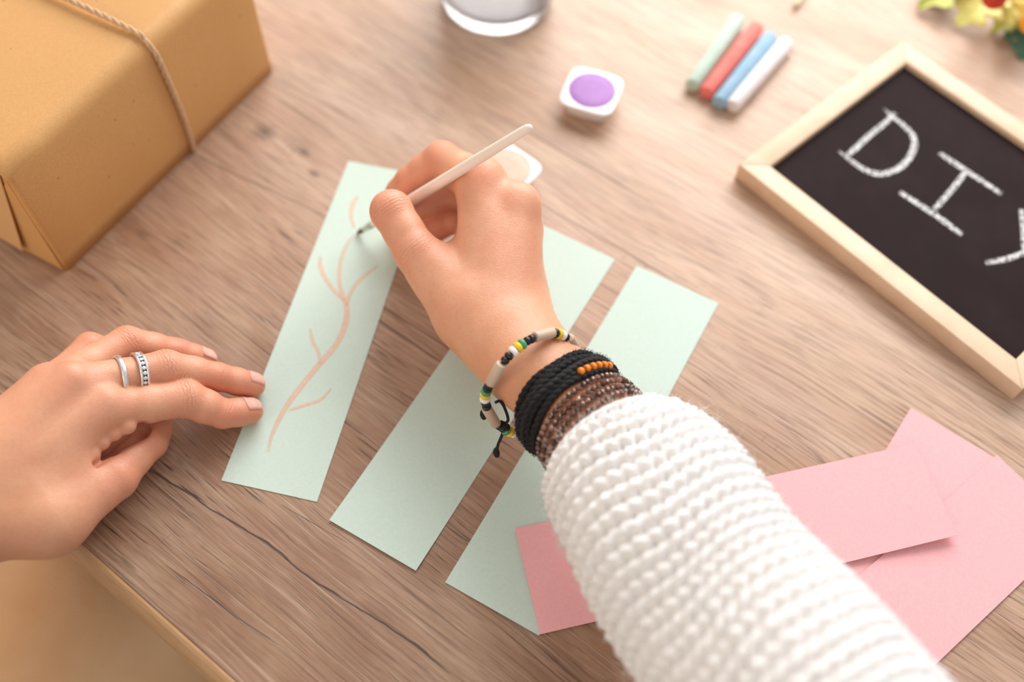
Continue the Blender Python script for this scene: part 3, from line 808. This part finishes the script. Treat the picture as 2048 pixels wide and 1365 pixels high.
# ------------------------------------------------------------------ person: two bare hands and forearms
person = thing('person', 'person in a white knitted sweater painting a paper strip with both hands on the table', 'person', P(700, 1500, -740 + 740))
skin_m = skin(); nail_m = None
tn = NT('fingernail'); nvx = tn.coord()
nail_m = tn.done(tn.ramp(tn.noise(nvx, 150, 2), [(.3, lin('e2a697')), (.7, lin('eab6a8'))]), .22, Specular_IOR_Level=.5, Subsurface_Weight=.15, Subsurface_Scale=.002)

def build_arm(body, blush, creases, vox, tip0):
    v, f = surface(body, vox)
    bl = np.zeros(len(v))
    for c, r, a in blush: bl = np.maximum(bl, a * np.exp(-((v - c) ** 2).sum(1) / (2 * r * r)))
    cu = np.zeros(len(v)); cm = np.zeros(len(v))
    for c, d, up, half, rad, amt in creases:
        q = v - c; s_ = q @ unit(d); lat = q - s_[:, None] * unit(d)
        ln = np.linalg.norm(lat, axis=1) + 1e-6
        m = amt * np.exp(-(s_ / half) ** 2) * np.clip(((lat @ unit(up)) / ln - .15) / .5, 0, 1) * (ln < rad)
        k = m > cm; cm[k] = m[k]; cu[k] = s_[k]
    wrist_fac = np.clip((np.linalg.norm(v - tip0, axis=1) - 85) / 75, 0, 1)  # deeper skin tone with distance from the fingers
    o = obj('arm', v, f, skin_m, person); attr(o, 'wrist_tone', wrist_fac)
    attr(o, 'blush', bl); attr(o, 'crease_u', cu); attr(o, 'crease_m', cm)
    return o

# ---- right hand, holding the brush
rI = [P(960, 370, 65), P(884, 321, 50), P(822, 364, 38), P(788, 404, 26)]
rMd = [P(1032, 416, 62), P(908, 384, 37), P(842, 414, 22), P(800, 449, 11)]
rR = [P(1046, 462, 50), P(955, 420, 25), P(880, 452, 16), P(806, 505, 8.5)]
rL = [P(1046, 522, 34), P(985, 488, 12), P(925, 512, 9), P(878, 528, 7.5)]
tC, tM, tI, tT = P(938, 622, 47), P(832, 504, 56), P(783, 423, 62), P(785, 420, 43.5)
wr = P(1024, 688, 46); fa = P(1186, 858, 53); fb = P(1245, 915, 57); fc = P(1560, 1345, 88)
wdir = unit(P(962, 668, 52) - P(1080, 650, 40)); adir = unit(fa - wr); wn = unit(np.cross(adir, wdir))
if wn[2] < 0: wn = -wn
RB_dorsal = wn
core = [Prim(P(975, 655, 50), rI[0], 13.5, 11.3), Prim(P(1008, 650, 49), rMd[0], 13, 10.3), Prim(P(1030, 648, 45), rR[0], 12.5, 9.6), Prim(P(1052, 648, 40), rL[0], 12, 9),
        Prim(P(1000, 560, 44), P(985, 440, 48), 13, 10), Prim(P(985, 560, 32), P(955, 470, 30), 14, 12),
        Prim(P(1048, 640, 30), P(1040, 540, 22), 14, 11),
        Prim(P(998, 650, 44), wr + adir * 12, 23, 22.5, wn, .80),
        Prim(wr, fa, 22.3, 23.2, wn, .80), Prim(fa, fc, 23.5, 33, wn, .88),
        Prim(P(995, 665, 44), tC, 18, 16.5), Prim(tC, P(872, 545, 47), 16.5, 13), Prim(P(885, 560, 44), P(935, 505, 46), 10, 9)]
thumb = [Prim(P(905, 580, 48), tM, 14, 11.2), Prim(tM, tM + (tI - tM) * .5, 11.2, 10.2), Prim(tM + (tI - tM) * .5, tI, 10.2, 10.6), Prim(tI, tI + (tT - tI) * .55, 10.6, 10.0, None), Prim(tI + (tT - tI) * .55, tT, 10.0, 8.0)]
RHB = Body(core, [(thumb, 7.0), (finger(rI, (11.6, 10.6, 10.2, 9.3, 8.7, 7.2)), 4.5), (finger(rMd, (10.3, 9.2, 9.0, 8.2, 7.8, 6.6)), 4.5), (finger(rR, (9.6, 8.8, 8.5, 7.8, 7.3, 6.2)), 4.0), (finger(rL, (8.8, 7.8, 7.4, 6.8, 6.4, 5.6)), 4.0)],
           kcore=9.0, kk=.8,
           adds=[(Prim(P(990, 590, 58), rI[0] + wn * 6, 3.0, 4.5), 11), (Prim(P(1015, 590, 56), rMd[0] + wn * 5, 3.0, 4.2), 11), (Prim(rI[0] + wn * 2.0, rI[0] + wn * 2.0, 9.8, 9.8), 9), (Prim(rMd[0] + wn * 1.5, rMd[0] + wn * 1.5, 9, 9), 8)])
blush = [(q, 11, .8) for q in (rI[0], rMd[0], tI, tM)] + [(rI[1], 13, .9), (rI[2], 11, .9), (rI[3], 12, 1), (rMd[1], 14, .9), (rMd[2], 14, 1), (rR[1], 22, 1), (rR[2], 16, 1), (tT, 12, .9), (tM, 14, .55), (P(1000, 520, 60), 22, .3)]
up_t = unit(V(0, -.55, .8))
creases = [(tI, tI - tM, up_t, 4, 13, .55), (rI[1], rI[1] - rI[0], V(0, 0, 1), 4, 12, .4), (tM, tM - tC, up_t, 5, 14, .35)]
arm_r = build_arm(RHB, blush, creases, .85, rI[2])
arm_r['label'] = 'right hand and wrist gripping the brush'
nail('fingernail', rR[2], rR[3], 6.2, V(-.2, -.4, .9), nail_m, arm_r, RHB, .8, 8)

# ---- left hand, steadying the strip
lI = [P(212, 818, 40), P(371, 797, 27), P(446, 828, 14.5), P(500, 823, 7.6)]
lM = [P(145, 772, 50), P(332, 735, 35), P(434, 754, 19), P(505, 771, 7.8)]
lR = [P(95, 775, 46), P(254, 686, 32), P(352, 704, 17), P(410, 722, 7.2)]
lL = [P(62, 806, 33), P(180, 695, 23), P(255, 712, 12), P(310, 722, 7)]
uC, uM, uI, uT = P(96, 1032, 30), P(228, 955, 22), P(299, 884, 14.5), P(318, 838, 10)
lw = P(-110, 1015, 40); lf = P(-450, 1330, 60)
lad = unit(lf - lw); lwd = unit(P(-30, 1060, 34) - P(-170, 950, 40)); ln_ = unit(np.cross(lad, lwd))
if ln_[2] < 0: ln_ = -ln_
core = [Prim(P(-30, 970, 44), lI[0], 16, 11.0), Prim(P(-68, 960, 47), lM[0], 15, 10.5), Prim(P(-100, 958, 45), lR[0], 14, 10), Prim(P(-130, 985, 38), lL[0], 13, 9.5),
        Prim(P(-10, 985, 32), P(110, 885, 30), 18, 11),
        Prim(P(-60, 985, 40), lw, 25, 25, ln_, .80), Prim(lw, lf, 25, 36, ln_, .85),
        Prim(P(-20, 1030, 34), uC, 21, 17), Prim(uC, P(180, 980, 25), 17, 12.5), Prim(P(60, 975, 36), P(125, 935, 32), 14, 8)]
thumb = [Prim(P(145, 1002, 27), uM, 14, 11.0), Prim(uM, uM + (uI - uM) * .5, 11.0, 8.8), Prim(uM + (uI - uM) * .5, uI, 8.8, 8.6), Prim(uI, uI + (uT - uI) * .5, 8.6, 8.2), Prim(uI + (uT - uI) * .5, uT, 8.2, 7.2)]
cavity = [(Prim(P(190, 930, h), P(224, 897, h - 2), 2.0, 3.8), 1.2) for h in (46, 41, 36, 31, 27)] + [(Prim(P(224, 897, h - 2), P(284, 862, h - 6), 3.8, 4.6), 1.2) for h in (48, 43, 38, 33, 28)]
folds = [(Prim(P(*q, 36), P(*p, 39), r, r * .9), 1.5) for q, p, r in (((181, 909), (160, 884), 4.5), ((202, 883), (181, 858), 4.5), ((227, 864), (209, 839), 4.5), ((254, 851), (240, 825), 4.4))]
LHB = Body(core, [(thumb, 4.0), (finger(lI, (11.0, 9.4, 9.2, 8.3, 7.2, 6.6)), 4.5), (finger(lM, (10.3, 8.2, 8.4, 7.7, 7.0, 6.5)), 4.0), (finger(lR, (9.8, 8.2, 8.2, 7.4, 6.8, 6.2)), 4.0), (finger(lL, (9.2, 7.6, 7.4, 6.6, 6.0, 5.4)), 4.0)],
           kcore=9.0, kk=.8,
           cuts=cavity, post=folds, adds=[(Prim(P(205, 915, 10), P(285, 860, 5), 9, 8), 3), (Prim(P(0, 930, 40), P(110, 925, 37), 18, 12), 14), (Prim(P(60, 905, 50), lI[0] + ln_ * 7.5, 2, 4.0), 9), (Prim(P(30, 880, 55), lM[0] + ln_ * 7, 2, 4), 9), (Prim(P(10, 860, 52), lR[0] + ln_ * 6, 2, 3.8), 9)])
blush = [(q, 11, .75) for q in (lI[0], lM[0], lR[0])] + [(q, 10, .8) for q in (lI[1], lM[1], lR[1], lL[1])] + [(q, 11, 1.0) for q in (lI[3], lM[3], lR[3], lI[2], lM[2], lR[2])] + [(uM, 14, .8), (uI, 14, .9), (P(215, 880, 25), 16, .6), (lL[2], 14, 1)]
zz = V(0, 0, 1)
creases = [(lI[1], lI[1] - lI[0], zz, 3.2, 12, .8), (lM[1], lM[1] - lM[0], zz, 3.2, 12, .8), (lR[1], lR[1] - lR[0], zz, 3.2, 12, .7), (lI[2], lI[2] - lI[1], zz, 2, 10, .35), (lM[2], lM[2] - lM[1], zz, 2, 10, .35), (lR[2], lR[2] - lR[1], zz, 2, 10, .35)]
arm_l = build_arm(LHB, blush, creases, .85, lM[3])
arm_l['label'] = 'left hand resting flat with rings, holding the paper down'
for J, r, up_ in ((lI, 6.6, V(.15, .55, .8)), (lM, 6.5, V(.1, .6, .8)), (lR, 6.2, V(0, .6, .8))):
    nail('fingernail', J[2], J[3], r, up_, nail_m, arm_l, LHB, .72, 9.5)
# ------------------------------------------------------------------ paint brush
b0, b1 = P(715, 467, 1.0), P(1062, 253, 122)
bd = unit(b1 - b0); BL = np.linalg.norm(b1 - b0)
brush = thing('paint_brush', 'thin cream handled paint brush held in the right hand', 'brush', (b0[0], b0[1], 0))
def along(prof, n=20):
    v, f = lathe([(r, z) for z, r in prof], n); return v @ np.array(frame_rot(bd)).T + b0, f
hm = simple('cream_lacquer', 'f3dfd0', 'f8e9de', 25, .35)
obj('handle', *along([(16, .01), (16, 1.9), (17, 2.2), (30, 2.9), (60, 3.15), (110, 2.8), (BL - 6, 2.3), (BL - 2, 2.0), (BL - .4, 1.3), (BL, .01)], 24), hm, brush)
fm = NT('pale_green_quill'); fm = fm.done(fm.ramp(fm.noise(fm.coord(), 80, 2), [(.3, lin('b9c8b8')), (.7, lin('d4dfd2'))]), .2, Transmission_Weight=.25, IOR=1.4)
obj('ferrule', *along([(6.4, .9), (6.8, 1.45), (12, 1.85), (17.5, 2.3)]), fm, brush)
obj('bristles', *along([(-.9, .05), (.2, .7), (2, 1.3), (4, 1.55), (6.6, 1.4), (7, .3)]), simple('wet_bristles', '5b4434', '7a5c46', 500, .5, .4, 1500), brush)

# ------------------------------------------------------------------ knitted sleeve
wool = knit_mat()
def sleeve(path, radii, wnrm, squash, pitch, nst, label, cap=True, seed=3):
    ctr = spline(path, 10); rad0 = np.interp(np.linspace(0, 1, len(ctr)), np.linspace(0, 1, len(radii)), radii)
    p = np.array(ctr); d = np.r_[0, np.cumsum(np.linalg.norm(np.diff(p, axis=0), axis=1))]; Lt = d[-1]
    ns = int(Lt / (pitch / 11)); na = nst * 9
    sv = np.linspace(0, Lt, ns); cen = np.stack([np.interp(sv, d, p[:, k]) for k in range(3)], 1)
    for k in range(3): cen[:, k] = np.convolve(np.pad(cen[:, k], 20, mode='reflect', reflect_type='odd'), np.ones(41) / 41, 'valid')
    R_ = np.interp(sv, d, rad0)
    T_ = np.gradient(cen, axis=0); T_ /= np.linalg.norm(T_, axis=1)[:, None]
    up_ = np.array([unit(wnrm - t * (wnrm @ t)) for t in T_]); sd = np.cross(T_, up_)
    th = np.linspace(0, 2 * math.pi, na, endpoint=False)
    S, A_ = np.meshgrid(sv, th, indexing='ij')
    rg = np.random.default_rng(seed); ph = rg.uniform(0, 6.28, 8)
    Sw = S + 2.2 * np.sin(2 * A_ + ph[0] + S * .02) + 1.0 * np.sin(5 * A_ + ph[1] + S * .05) + .55 * np.sin(nst * A_ + .6 * np.sin(S * .3))
    row = np.floor(Sw / pitch); fr = Sw / pitch - row
    ridge = np.sin(math.pi * fr) ** .9
    jit = np.sin(row * 12.9898 + np.floor(A_ * nst / 6.283) * 78.233) * .5
    st = np.cos(nst * A_ + (row % 2) * math.pi + .5 * np.sin(row * 1.7))
    disp = 3.0 * ridge * (1 + .10 * jit) + .42 * st * ridge - 2.4 * (1 - ridge) ** 1.5 * np.clip(np.cos(nst * A_ + .5 * np.sin(row * 1.7)), 0, 1) ** 2 + .25 * jit
    big = 1.8 * np.sin(A_ * 3 + ph[2] + S * .03) + 1.4 * np.sin(S * .06 + ph[3] + A_)
    lip = np.clip(S / 7, 0, 1)
    r = R_[:, None] + disp * lip + big * np.clip(S / 40, 0, 1) - 2.5 * (1 - lip) ** 2
    xyz = cen[:, None, :] + r[..., None] * (np.cos(A_)[..., None] * sd[:, None, :] + squash * np.sin(A_)[..., None] * up_[:, None, :])
    # inner lining turns back inside the cuff
    inn = []
    for s_, k in ((2.0, .90), (12.0, .88), (25, .86)):
        i = int(np.searchsorted(sv, s_)); inn.append(cen[i] + (R_[i] * k - 2) * (np.cos(th)[:, None] * sd[i] + squash * np.sin(th)[:, None] * up_[i]))
    V_ = np.vstack([np.array(inn[::-1]).reshape(-1, 3), xyz.reshape(-1, 3)]); nr = ns + 3
    i = np.arange(nr - 1)[:, None] * na; j = np.arange(na)[None, :]; j2 = (j + 1) % na
    F_ = np.stack([i + j, i + na + j, i + na + j2, i + j2], -1).reshape(-1, 4)
    F_ = F_[:, ::-1]
    o = obj('sleeve', V_, F_, wool, person); o['label'] = label
    # fuzz
    fz = []
    tan = np.cross(up_, T_)
    N = 5200; ii = (rg.beta(1, 1.6, N) * (ns - 1) * .8).astype(int); ii[:700] = rg.integers(0, 60, 700); aa = rg.integers(0, na, N)
    base = xyz[ii, aa]; nrm = np.cos(th[aa])[:, None] * sd[ii] + np.sin(th[aa])[:, None] * up_[ii]
    lat = np.cross(T_[ii], nrm)
    vv = []; ff = []
    for k in range(N):
        L = rg.gamma(3.0, 1.1) + 1.0; c_ = rg.normal(0, 1, 2)
        d1 = unit(nrm[k] * rg.uniform(.3, 1.0) + T_[ii[k]] * c_[0] + lat[k] * c_[1]); d2 = unit(d1 + rg.normal(0, .7, 3))
        pts = [base[k] - nrm[k] * .6, base[k] + d1 * L * .5, base[k] + d1 * L * .55 + d2 * L * .5]
        u_ = unit(np.cross(d1, V(.31, .77, .55))); w_ = np.cross(d1, u_); b_ = len(vv)
        for q, rr in zip(pts, (.11, .09, .04)):
            for an in (0, 2.094, 4.189): vv.append(q + rr * (u_ * math.cos(an) + w_ * math.sin(an)))
        for m_ in (0, 3):
            for e in range(3): ff.append((b_ + m_ + e, b_ + m_ + (e + 1) % 3, b_ + m_ + 3 + (e + 1) % 3, b_ + m_ + 3 + e))
    fo = obj('wool_fuzz', vv, ff, wool, o); fo['kind'] = 'stuff'
    return o
S = [P(1211, 890, 54), P(1258, 950, 59), P(1328, 1045, 66), P(1438, 1192, 76), P(1560, 1345, 90)]
ed = unit(S[4] - S[3])
S += [S[4] + ed * 55, S[4] + ed * 100 + V(0, 0, 12), S[4] + ed * 130 + V(10, -15, 55), S[4] + ed * 150 + V(20, -45, 120)]
sleeve(S, [31, 39, 41, 41.5, 42.5, 44, 47, 50, 52], V(0, 0, 1), .95, 7.0, 42, 'chunky white knitted sweater sleeve')
lsd = unit(lf - lw)
SL = [lw + lsd * 75, lw + lsd * 110, lw + lsd * 170 + V(0, 0, 8), lw + lsd * 230 + V(0, 0, 20), lw + lsd * 290 + V(0, 0, 45)]
sleeve(SL, [36, 45, 48, 50, 52], V(0, 0, 1), .95, 7.0, 42, 'white knitted sweater sleeve pushed up the left forearm', seed=5)

# trouser leg seen below the table edge
tm = NT('golden_tan_cotton'); tvx = tm.coord()
tan_m = tm.done(tm.ramp(tm.noise(tvx, 30, 4), [(.3, lin('e2b07c')), (.7, lin('ebbf90'))]), .5, tm.bump(tm.noise(tvx, 1100, 2), .2, .0004), Sheen_Weight=.3)
kc = P(190, 1235, -140); kd = unit(TY * 1.0 + TX * .12)
path = spline([kc - kd * 330 + V(0, 0, -10), kc - kd * 150, kc, kc + kd * 120 + V(0, 0, 4), kc + kd * 190 + V(0, 0, -40), kc + kd * 200 + V(0, 0, -180), kc + kd * 170 + V(0, 0, -420), kc + kd * 165 + V(0, 0, -560)], 12)
n_ = len(path); rr_ = np.interp(np.linspace(0, 1, n_), [0, .3, .45, .55, .7, 1], [96, 92, 86, 78, 68, 62])
v, f = tube(path, list(rr_), 96)
cen_ = np.repeat(np.array(path), 96, 0); ang = np.tile(np.arange(96) * 2 * math.pi / 96, n_); sl_ = np.repeat(np.arange(n_), 96)
fold = 2.6 * np.sin(sl_ * .55 + 2.2 * np.sin(ang * 2)) * (np.sin(ang * 3 + sl_ * .12) > -2) + 2.0 * np.sin(ang * 5 + sl_ * .3)
dv = v - cen_; v = cen_ + dv * (1 + fold / np.linalg.norm(dv, axis=1))[:, None] if False else cen_ + dv * (1 + fold / np.maximum(np.linalg.norm(dv, axis=1), 1))[:, None]
o = obj('trouser_leg', v, f, tan_m, person); o['label'] = 'golden tan trouser leg below the table edge'
md = o.modifiers.new('smooth', 'SUBSURF'); md.levels = 1; md.render_levels = 1

# ------------------------------------------------------------------ rings on the left middle finger
silver = NT('brushed_silver'); silver = silver.done(silver.ramp(silver.noise(silver.coord(scale=(1, 1, 6)), 400, 2), [(.3, lin('e2dfdf')), (.7, lin('f6f4f4'))]), .30, Metallic=.9)
stone_m = simple('clear_stone', 'e9e4ea', 'f6f2f6', 400, .06, Metallic=.35, Specular_IOR_Level=1.0)
ma, mb = lM[0], lM[1]; mdir = unit(mb - ma)
def loop_on(body, c, d, u, n, off, start):
    u = unit(u - d * (u @ d)); w_ = np.cross(d, u); a = 2 * math.pi * np.arange(n) / n
    k = np.cos(a)[:, None] * u + np.sin(a)[:, None] * w_; lo_ = np.ones(n); hi_ = np.full(n, float(start))
    for _ in range(16):
        m_ = (lo_ + hi_) / 2; ins_ = body(c + k * m_[:, None]) < off
        lo_ = np.where(ins_, m_, lo_); hi_ = np.where(ins_, hi_, m_)
    return list(c + k * lo_[:, None])
class Solo:
    def __init__(s, prims): s.p = prims
    def __call__(s, p):
        p = p.astype(np.float32); d = s.p[0](p)
        for q in s.p[1:]: d = smin(d, q(p), 2.2)
        return d
mfing = Solo(finger(lM, (10.3, 8.2, 8.4, 7.7, 7.0, 6.5)))
def band(c, d, rad, prof, n=64):
    """prof: list of (radial, axial)"""
    u_ = unit(np.cross(d, V(.2, .9, .3))); w_ = np.cross(d, u_); v = []; f = []; m_ = len(prof)
    for i in range(n):
        a = 2 * math.pi * i / n; k = u_ * math.cos(a) + w_ * math.sin(a)
        for r_, z_ in prof: v.append(c + k * (rad + r_) + d * z_)
    for i in range(n):
        for j in range(m_):
            f.append((i * m_ + j, i * m_ + (j + 1) % m_, ((i + 1) % n) * m_ + (j + 1) % m_, ((i + 1) % n) * m_ + j))
    return np.array(v), f
rd = unit(mdir + V(0, 0, -.10))
c1_ = ma + (mb - ma) * .49; r1_ = np.mean(np.linalg.norm(np.array(loop_on(mfing, c1_, rd, zz, 16, 0, 20)) - c1_, axis=1)) + .25
ring1 = thing('ring', 'plain hammered silver ring, nearer the knuckle on the middle finger', 'ring', c1_ - V(0, 0, r1_), 'silver rings on the left hand')
obj('band', *band(c1_, rd, r1_, [(0, -1.3), (.7, -1.35), (1.15, -.9), (1.2, 0), (1.15, .9), (.7, 1.35), (0, 1.3), (-.25, 0)]), silver, ring1)
c2_ = ma + (mb - ma) * .70; r2_ = np.mean(np.linalg.norm(np.array(loop_on(mfing, c2_, rd, zz, 16, 0, 20)) - c2_, axis=1)) + .25
ring2 = thing('ring', 'wider silver ring set with a row of small clear stones', 'ring', c2_ - V(0, 0, r2_), 'silver rings on the left hand')
for s_ in (-1, 1):
    obj('rim', *band(c2_ + rd * 1.55 * s_, rd, r2_, [(0, -.6), (1.1, -.62), (1.5, -.3), (1.5, .3), (1.1, .62), (0, .6), (-.2, 0)]), silver, ring2)
obj('stone_channel', *band(c2_, rd, r2_, [(0, -1.3), (.55, -1.3), (.55, 1.3), (0, 1.3)]), simple('dark_silver', '5a5557', '767072', 300, .35, Metallic=1.0), ring2)
bm = bmesh.new(); bmesh.ops.create_uvsphere(bm, u_segments=8, v_segments=5, radius=1.0)
sv_, sf_ = bm_data(bm); stone_mesh = mesh('stone', sv_, sf_, False); stone_mesh.materials.append(stone_m)
u_ = unit(np.cross(rd, V(.2, .9, .3))); w_ = np.cross(rd, u_)
for i in range(24):
    a = 2 * math.pi * i / 24; k = u_ * math.cos(a) + w_ * math.sin(a)
    inst('stone', stone_mesh, ring2, c2_ + k * (r2_ + .85), frame_rot(k, rd), (1.02, 1.02, .55))

# ------------------------------------------------------------------ bracelets on the right wrist
bm = bmesh.new(); bmesh.ops.create_uvsphere(bm, u_segments=12, v_segments=8, radius=1.0); sv_, sf_ = bm_data(bm)
def bead_mesh(nm, mat, prof=None, n=14, flat=False):
    if prof is None: v, f = sv_, sf_
    else:
        v, f = lathe(prof, n); 
    m = mesh(nm, v, f, not flat); m.materials.append(mat); return m
bl_m = simple('black_bead', '141214', '201c1e', 200, .25); wh_m = simple('white_bead', 'efe9e6', 'f8f4f2', 200, .25); ye_m = simple('yellow_bead', 'e8c21e', 'f3d23a', 200, .25)
gr_m = simple('green_bead', '3f8f63', '55a577', 200, .25); tan_b = simple('tan_wood_bead', 'bfa58e', 'd0b8a2', 120, .45); cordm = simple('black_cord', '0f0d0f', '1c181b', 800, .8, .6, 1800)
orb = simple('orange_bead', 'e67a10', 'f29530', 200, .3)
rb_prof = [(.35, -.62), (.8, -.60), (1.0, -.3), (1.0, .3), (.8, .60), (.35, .62)]
BM = {k: bead_mesh(k + '_bead', m, rb_prof, 14) for k, m in (('black', bl_m), ('white', wh_m), ('yellow', ye_m), ('green', gr_m))}
tube_prof = [(.5, -1), (.93, -.99), (1.0, -.94), (1.02, 0), (1.0, .94), (.93, .99), (.5, 1)]
BM['tan'] = bead_mesh('tube_bead', tan_b, tube_prof, 16)
# loose bracelet: hangs off the wrist on the thumb side
lp = [(1153, 712, 46), (1142, 684, 58), (1112, 667, 68), (1072, 675, 75), (1040, 692, 77), (1008, 724, 75), (985, 760, 67), (970, 794, 54), (980, 828, 42), (1002, 855, 32), (1036, 866, 23), (1080, 850, 18), (1125, 800, 17), (1150, 750, 28)]
loop = spline([P(*q) for q in lp], 10, True)
rs, Lr = resample(loop, .5, True)
br1 = thing('bracelet', 'loose bracelet of tan tube beads with black, green, yellow and white beads', 'bracelet', (np.mean(rs[:, 0]), np.mean(rs[:, 1]), rs[:, 2].min()), 'bracelets on the right wrist')
def at_len(s_):
    i = int(s_ / .5) % len(rs); a_ = rs[i]; b_ = rs[(i + 4) % len(rs)]; c_ = rs[(i - 4) % len(rs)]; return a_, unit(b_ - c_)
obj('cord', *tube(rs[::4], .7, 6, closed=True), cordm, br1)
seq = [('tan', 12.6)] + [(c, 2.65) for c in ('black', 'black', 'green', 'yellow', 'white', 'black', 'black')]
seq2 = [('tan', 12.6)] + [(c, 2.65) for c in ('black', 'white', 'yellow', 'black')]
s_ = 4.0; k = 0
order = [seq2, seq, seq, seq, seq2, seq, seq]
plan = [x for q in order for x in q]
while True:
    kind, ln = plan[k % len(plan)]
    if s_ + ln > Lr - 1: break
    p_, d_ = at_len(s_ + ln / 2)
    rad = 2.6 if kind == 'tan' else (2.2 if kind == 'black' else 2.6) + .1 * math.sin(k * 5.1)
    nm = 'tube_bead' if kind == 'tan' else 'bead'
    inst(nm, BM[kind], br1, p_, frame_rot(d_), (rad, rad, ln / 2 * (.98 if kind == 'tan' else 1.5)))
    s_ += ln + .15; k += 1
for pts in ([(1002, 850, 33), (1016, 842, 36), (1010, 818, 44), (1000, 803, 52), (990, 806, 52)], [(1006, 852, 32), (1004, 870, 26), (996, 890, 18), (993, 905, 12)], [(985, 826, 44), (975, 824, 42), (968, 828, 40)]):
    obj('cord_end', *tube(spline([P(*q) for q in pts], 6), .75, 7), cordm, br1)
for q in ((993, 906, 12), (967, 830, 40)):
    d_ = unit(V(.2, -.8, -.4)); inst('knot', bead_mesh('knot', cordm), br1, P(*q), frame_rot(d_), (1.7, 1.7, 2.6))
for (x, y, z) in ((1008, 851, 33), (1014, 855, 31), (1003, 849, 33)):
    inst('knot', BM['black'] if False else bead_mesh('knot', cordm), br1, P(x, y, z), frame_rot(V(1, .3, .2)), (2.0, 2.0, 1.6))

# black cord bracelet
axv = fa - wr
tilt = unit(axv + RB_dorsal * 10)
def wrist_loop(t, off, n=72):
    c_ = wr + axv * t
    return loop_on(RHB, c_, tilt, wdir, n, off, 60)
br2 = thing('bracelet', 'fuzzy black cord bracelet of several strands with orange beads', 'bracelet', wr + axv * .66 - V(0, 0, 24), 'bracelets on the right wrist')
for i, (t, off) in enumerate(((.60, 1.9), (.655, 2.6), (.71, 2.4), (.765, 2.6), (.82, 1.9), (.685, 3.9), (.74, 3.8))):
    lp_ = wrist_loop(t, off)
    lp_ = [p_ + axv / 52 * (.5 * math.sin(j * .35 + i * 2)) for j, p_ in enumerate(lp_)]
    pr = []
    rs2, L2 = resample(lp_, .9, True)
    for s2 in range(2):
        pp = []
        for j in range(len(rs2)):
            t_ = unit(rs2[(j + 1) % len(rs2)] - rs2[j - 1]); u_ = unit(np.cross(t_, axv)); w_ = np.cross(t_, u_)
            a = 2 * math.pi * round(L2 / 7) * j / len(rs2) + s2 * math.pi; pp.append(rs2[j] + .55 * (u_ * math.cos(a) + w_ * math.sin(a)))
        pr.append(tube(pp, 1.4, 7, closed=True))
    o = obj('cord', *join(*pr), cordm, br2)
    if i < 6:
        fz = []
        for q in range(420):
            b_ = rs2[rnd.randrange(len(rs2))]; d_ = unit(V(rnd.gauss(0, 1), rnd.gauss(0, 1), rnd.gauss(.5, 1))); out_ = unit(b_ - (wr + axv * t)); d_ = unit(d_ + out_)
            fz.append(tube([b_ + out_ * .8, b_ + out_ * 1.4 + d_ * 1.9], [.09, .04], 3, caps=False))
        fo = obj('cord_fuzz', *join(*fz), cordm, o); fo['kind'] = 'stuff'
ob = bead_mesh('orange_bead', orb, rb_prof, 12)
lp_ = np.array(wrist_loop(.805, 3.6, 200))
tgt = P(1192, 742, 60); 
i0 = int(np.argmin([np.hypot(*(np.array([((q - V(0, 0, CAM_H)) @ CR) / ((q - V(0, 0, CAM_H)) @ FW), -((q - V(0, 0, CAM_H)) @ CU) / ((q - V(0, 0, CAM_H)) @ FW)]) * FPX + V(1024, 682.5) - V(1200, 750))) + (0 if q[2] > 45 else 999) for q in lp_]))
for j in range(-2, 4):
    a = lp_[(i0 + j * 5) % 200]; b = lp_[(i0 + j * 5 + 1) % 200]
    inst('orange_bead', ob, br2, a + unit(a - (wr + axv * .74)) * .3, frame_rot(b - a), (1.85, 1.85, 1.9))

# brown faceted bead bracelet, wrapped in four rows
brn = []
for nm, c, rg_ in (('brown_bead_dark', ('4a332d', '5c4038'), .12), ('brown_bead_mid', ('6d4f45', '7f5f54'), .10), ('brown_bead_light', ('8d6c60', 'a58478'), .08)):
    m = simple(nm, *c, 150, rg_, Metallic=.35, Specular_IOR_Level=.8)
    bmx = bmesh.new(); bmesh.ops.create_uvsphere(bmx, u_segments=8, v_segments=6, radius=1.0); v_, f_ = bm_data(bmx)
    me = mesh('crystal_bead', v_, f_, False); me.materials.append(m); brn.append(me)
br3 = thing('bracelet', 'wrapped bracelet of small faceted brown beads next to the cuff', 'bracelet', wr + axv * .97 - V(0, 0, 25), 'bracelets on the right wrist')
for i, (t, off) in enumerate(((.905, 1.9), (.975, 2.1), (1.045, 2.0), (1.11, 1.9))):
    lp_ = wrist_loop(t, off)
    lp_ = [p_ + axv / 52 * (.25 * math.sin(j * .2 + i * 2.4)) for j, p_ in enumerate(lp_)]
    rs2, L2 = resample(lp_, .4, True); nb = int(L2 / 2.95)
    obj('thread', *tube(rs2[::6], .5, 5, closed=True), cordm, br3)
    for j in range(nb):
        q = int(j * len(rs2) / nb); d_ = rs2[(q + 3) % len(rs2)] - rs2[q - 3]
        x = rnd.random(); inst('crystal_bead', brn[0 if x < .45 else 1 if x < .85 else 2], br3, rs2[q], frame_rot(d_, (rnd.random(), rnd.random(), rnd.random() + .1)), (1.5, 1.5, 1.4))
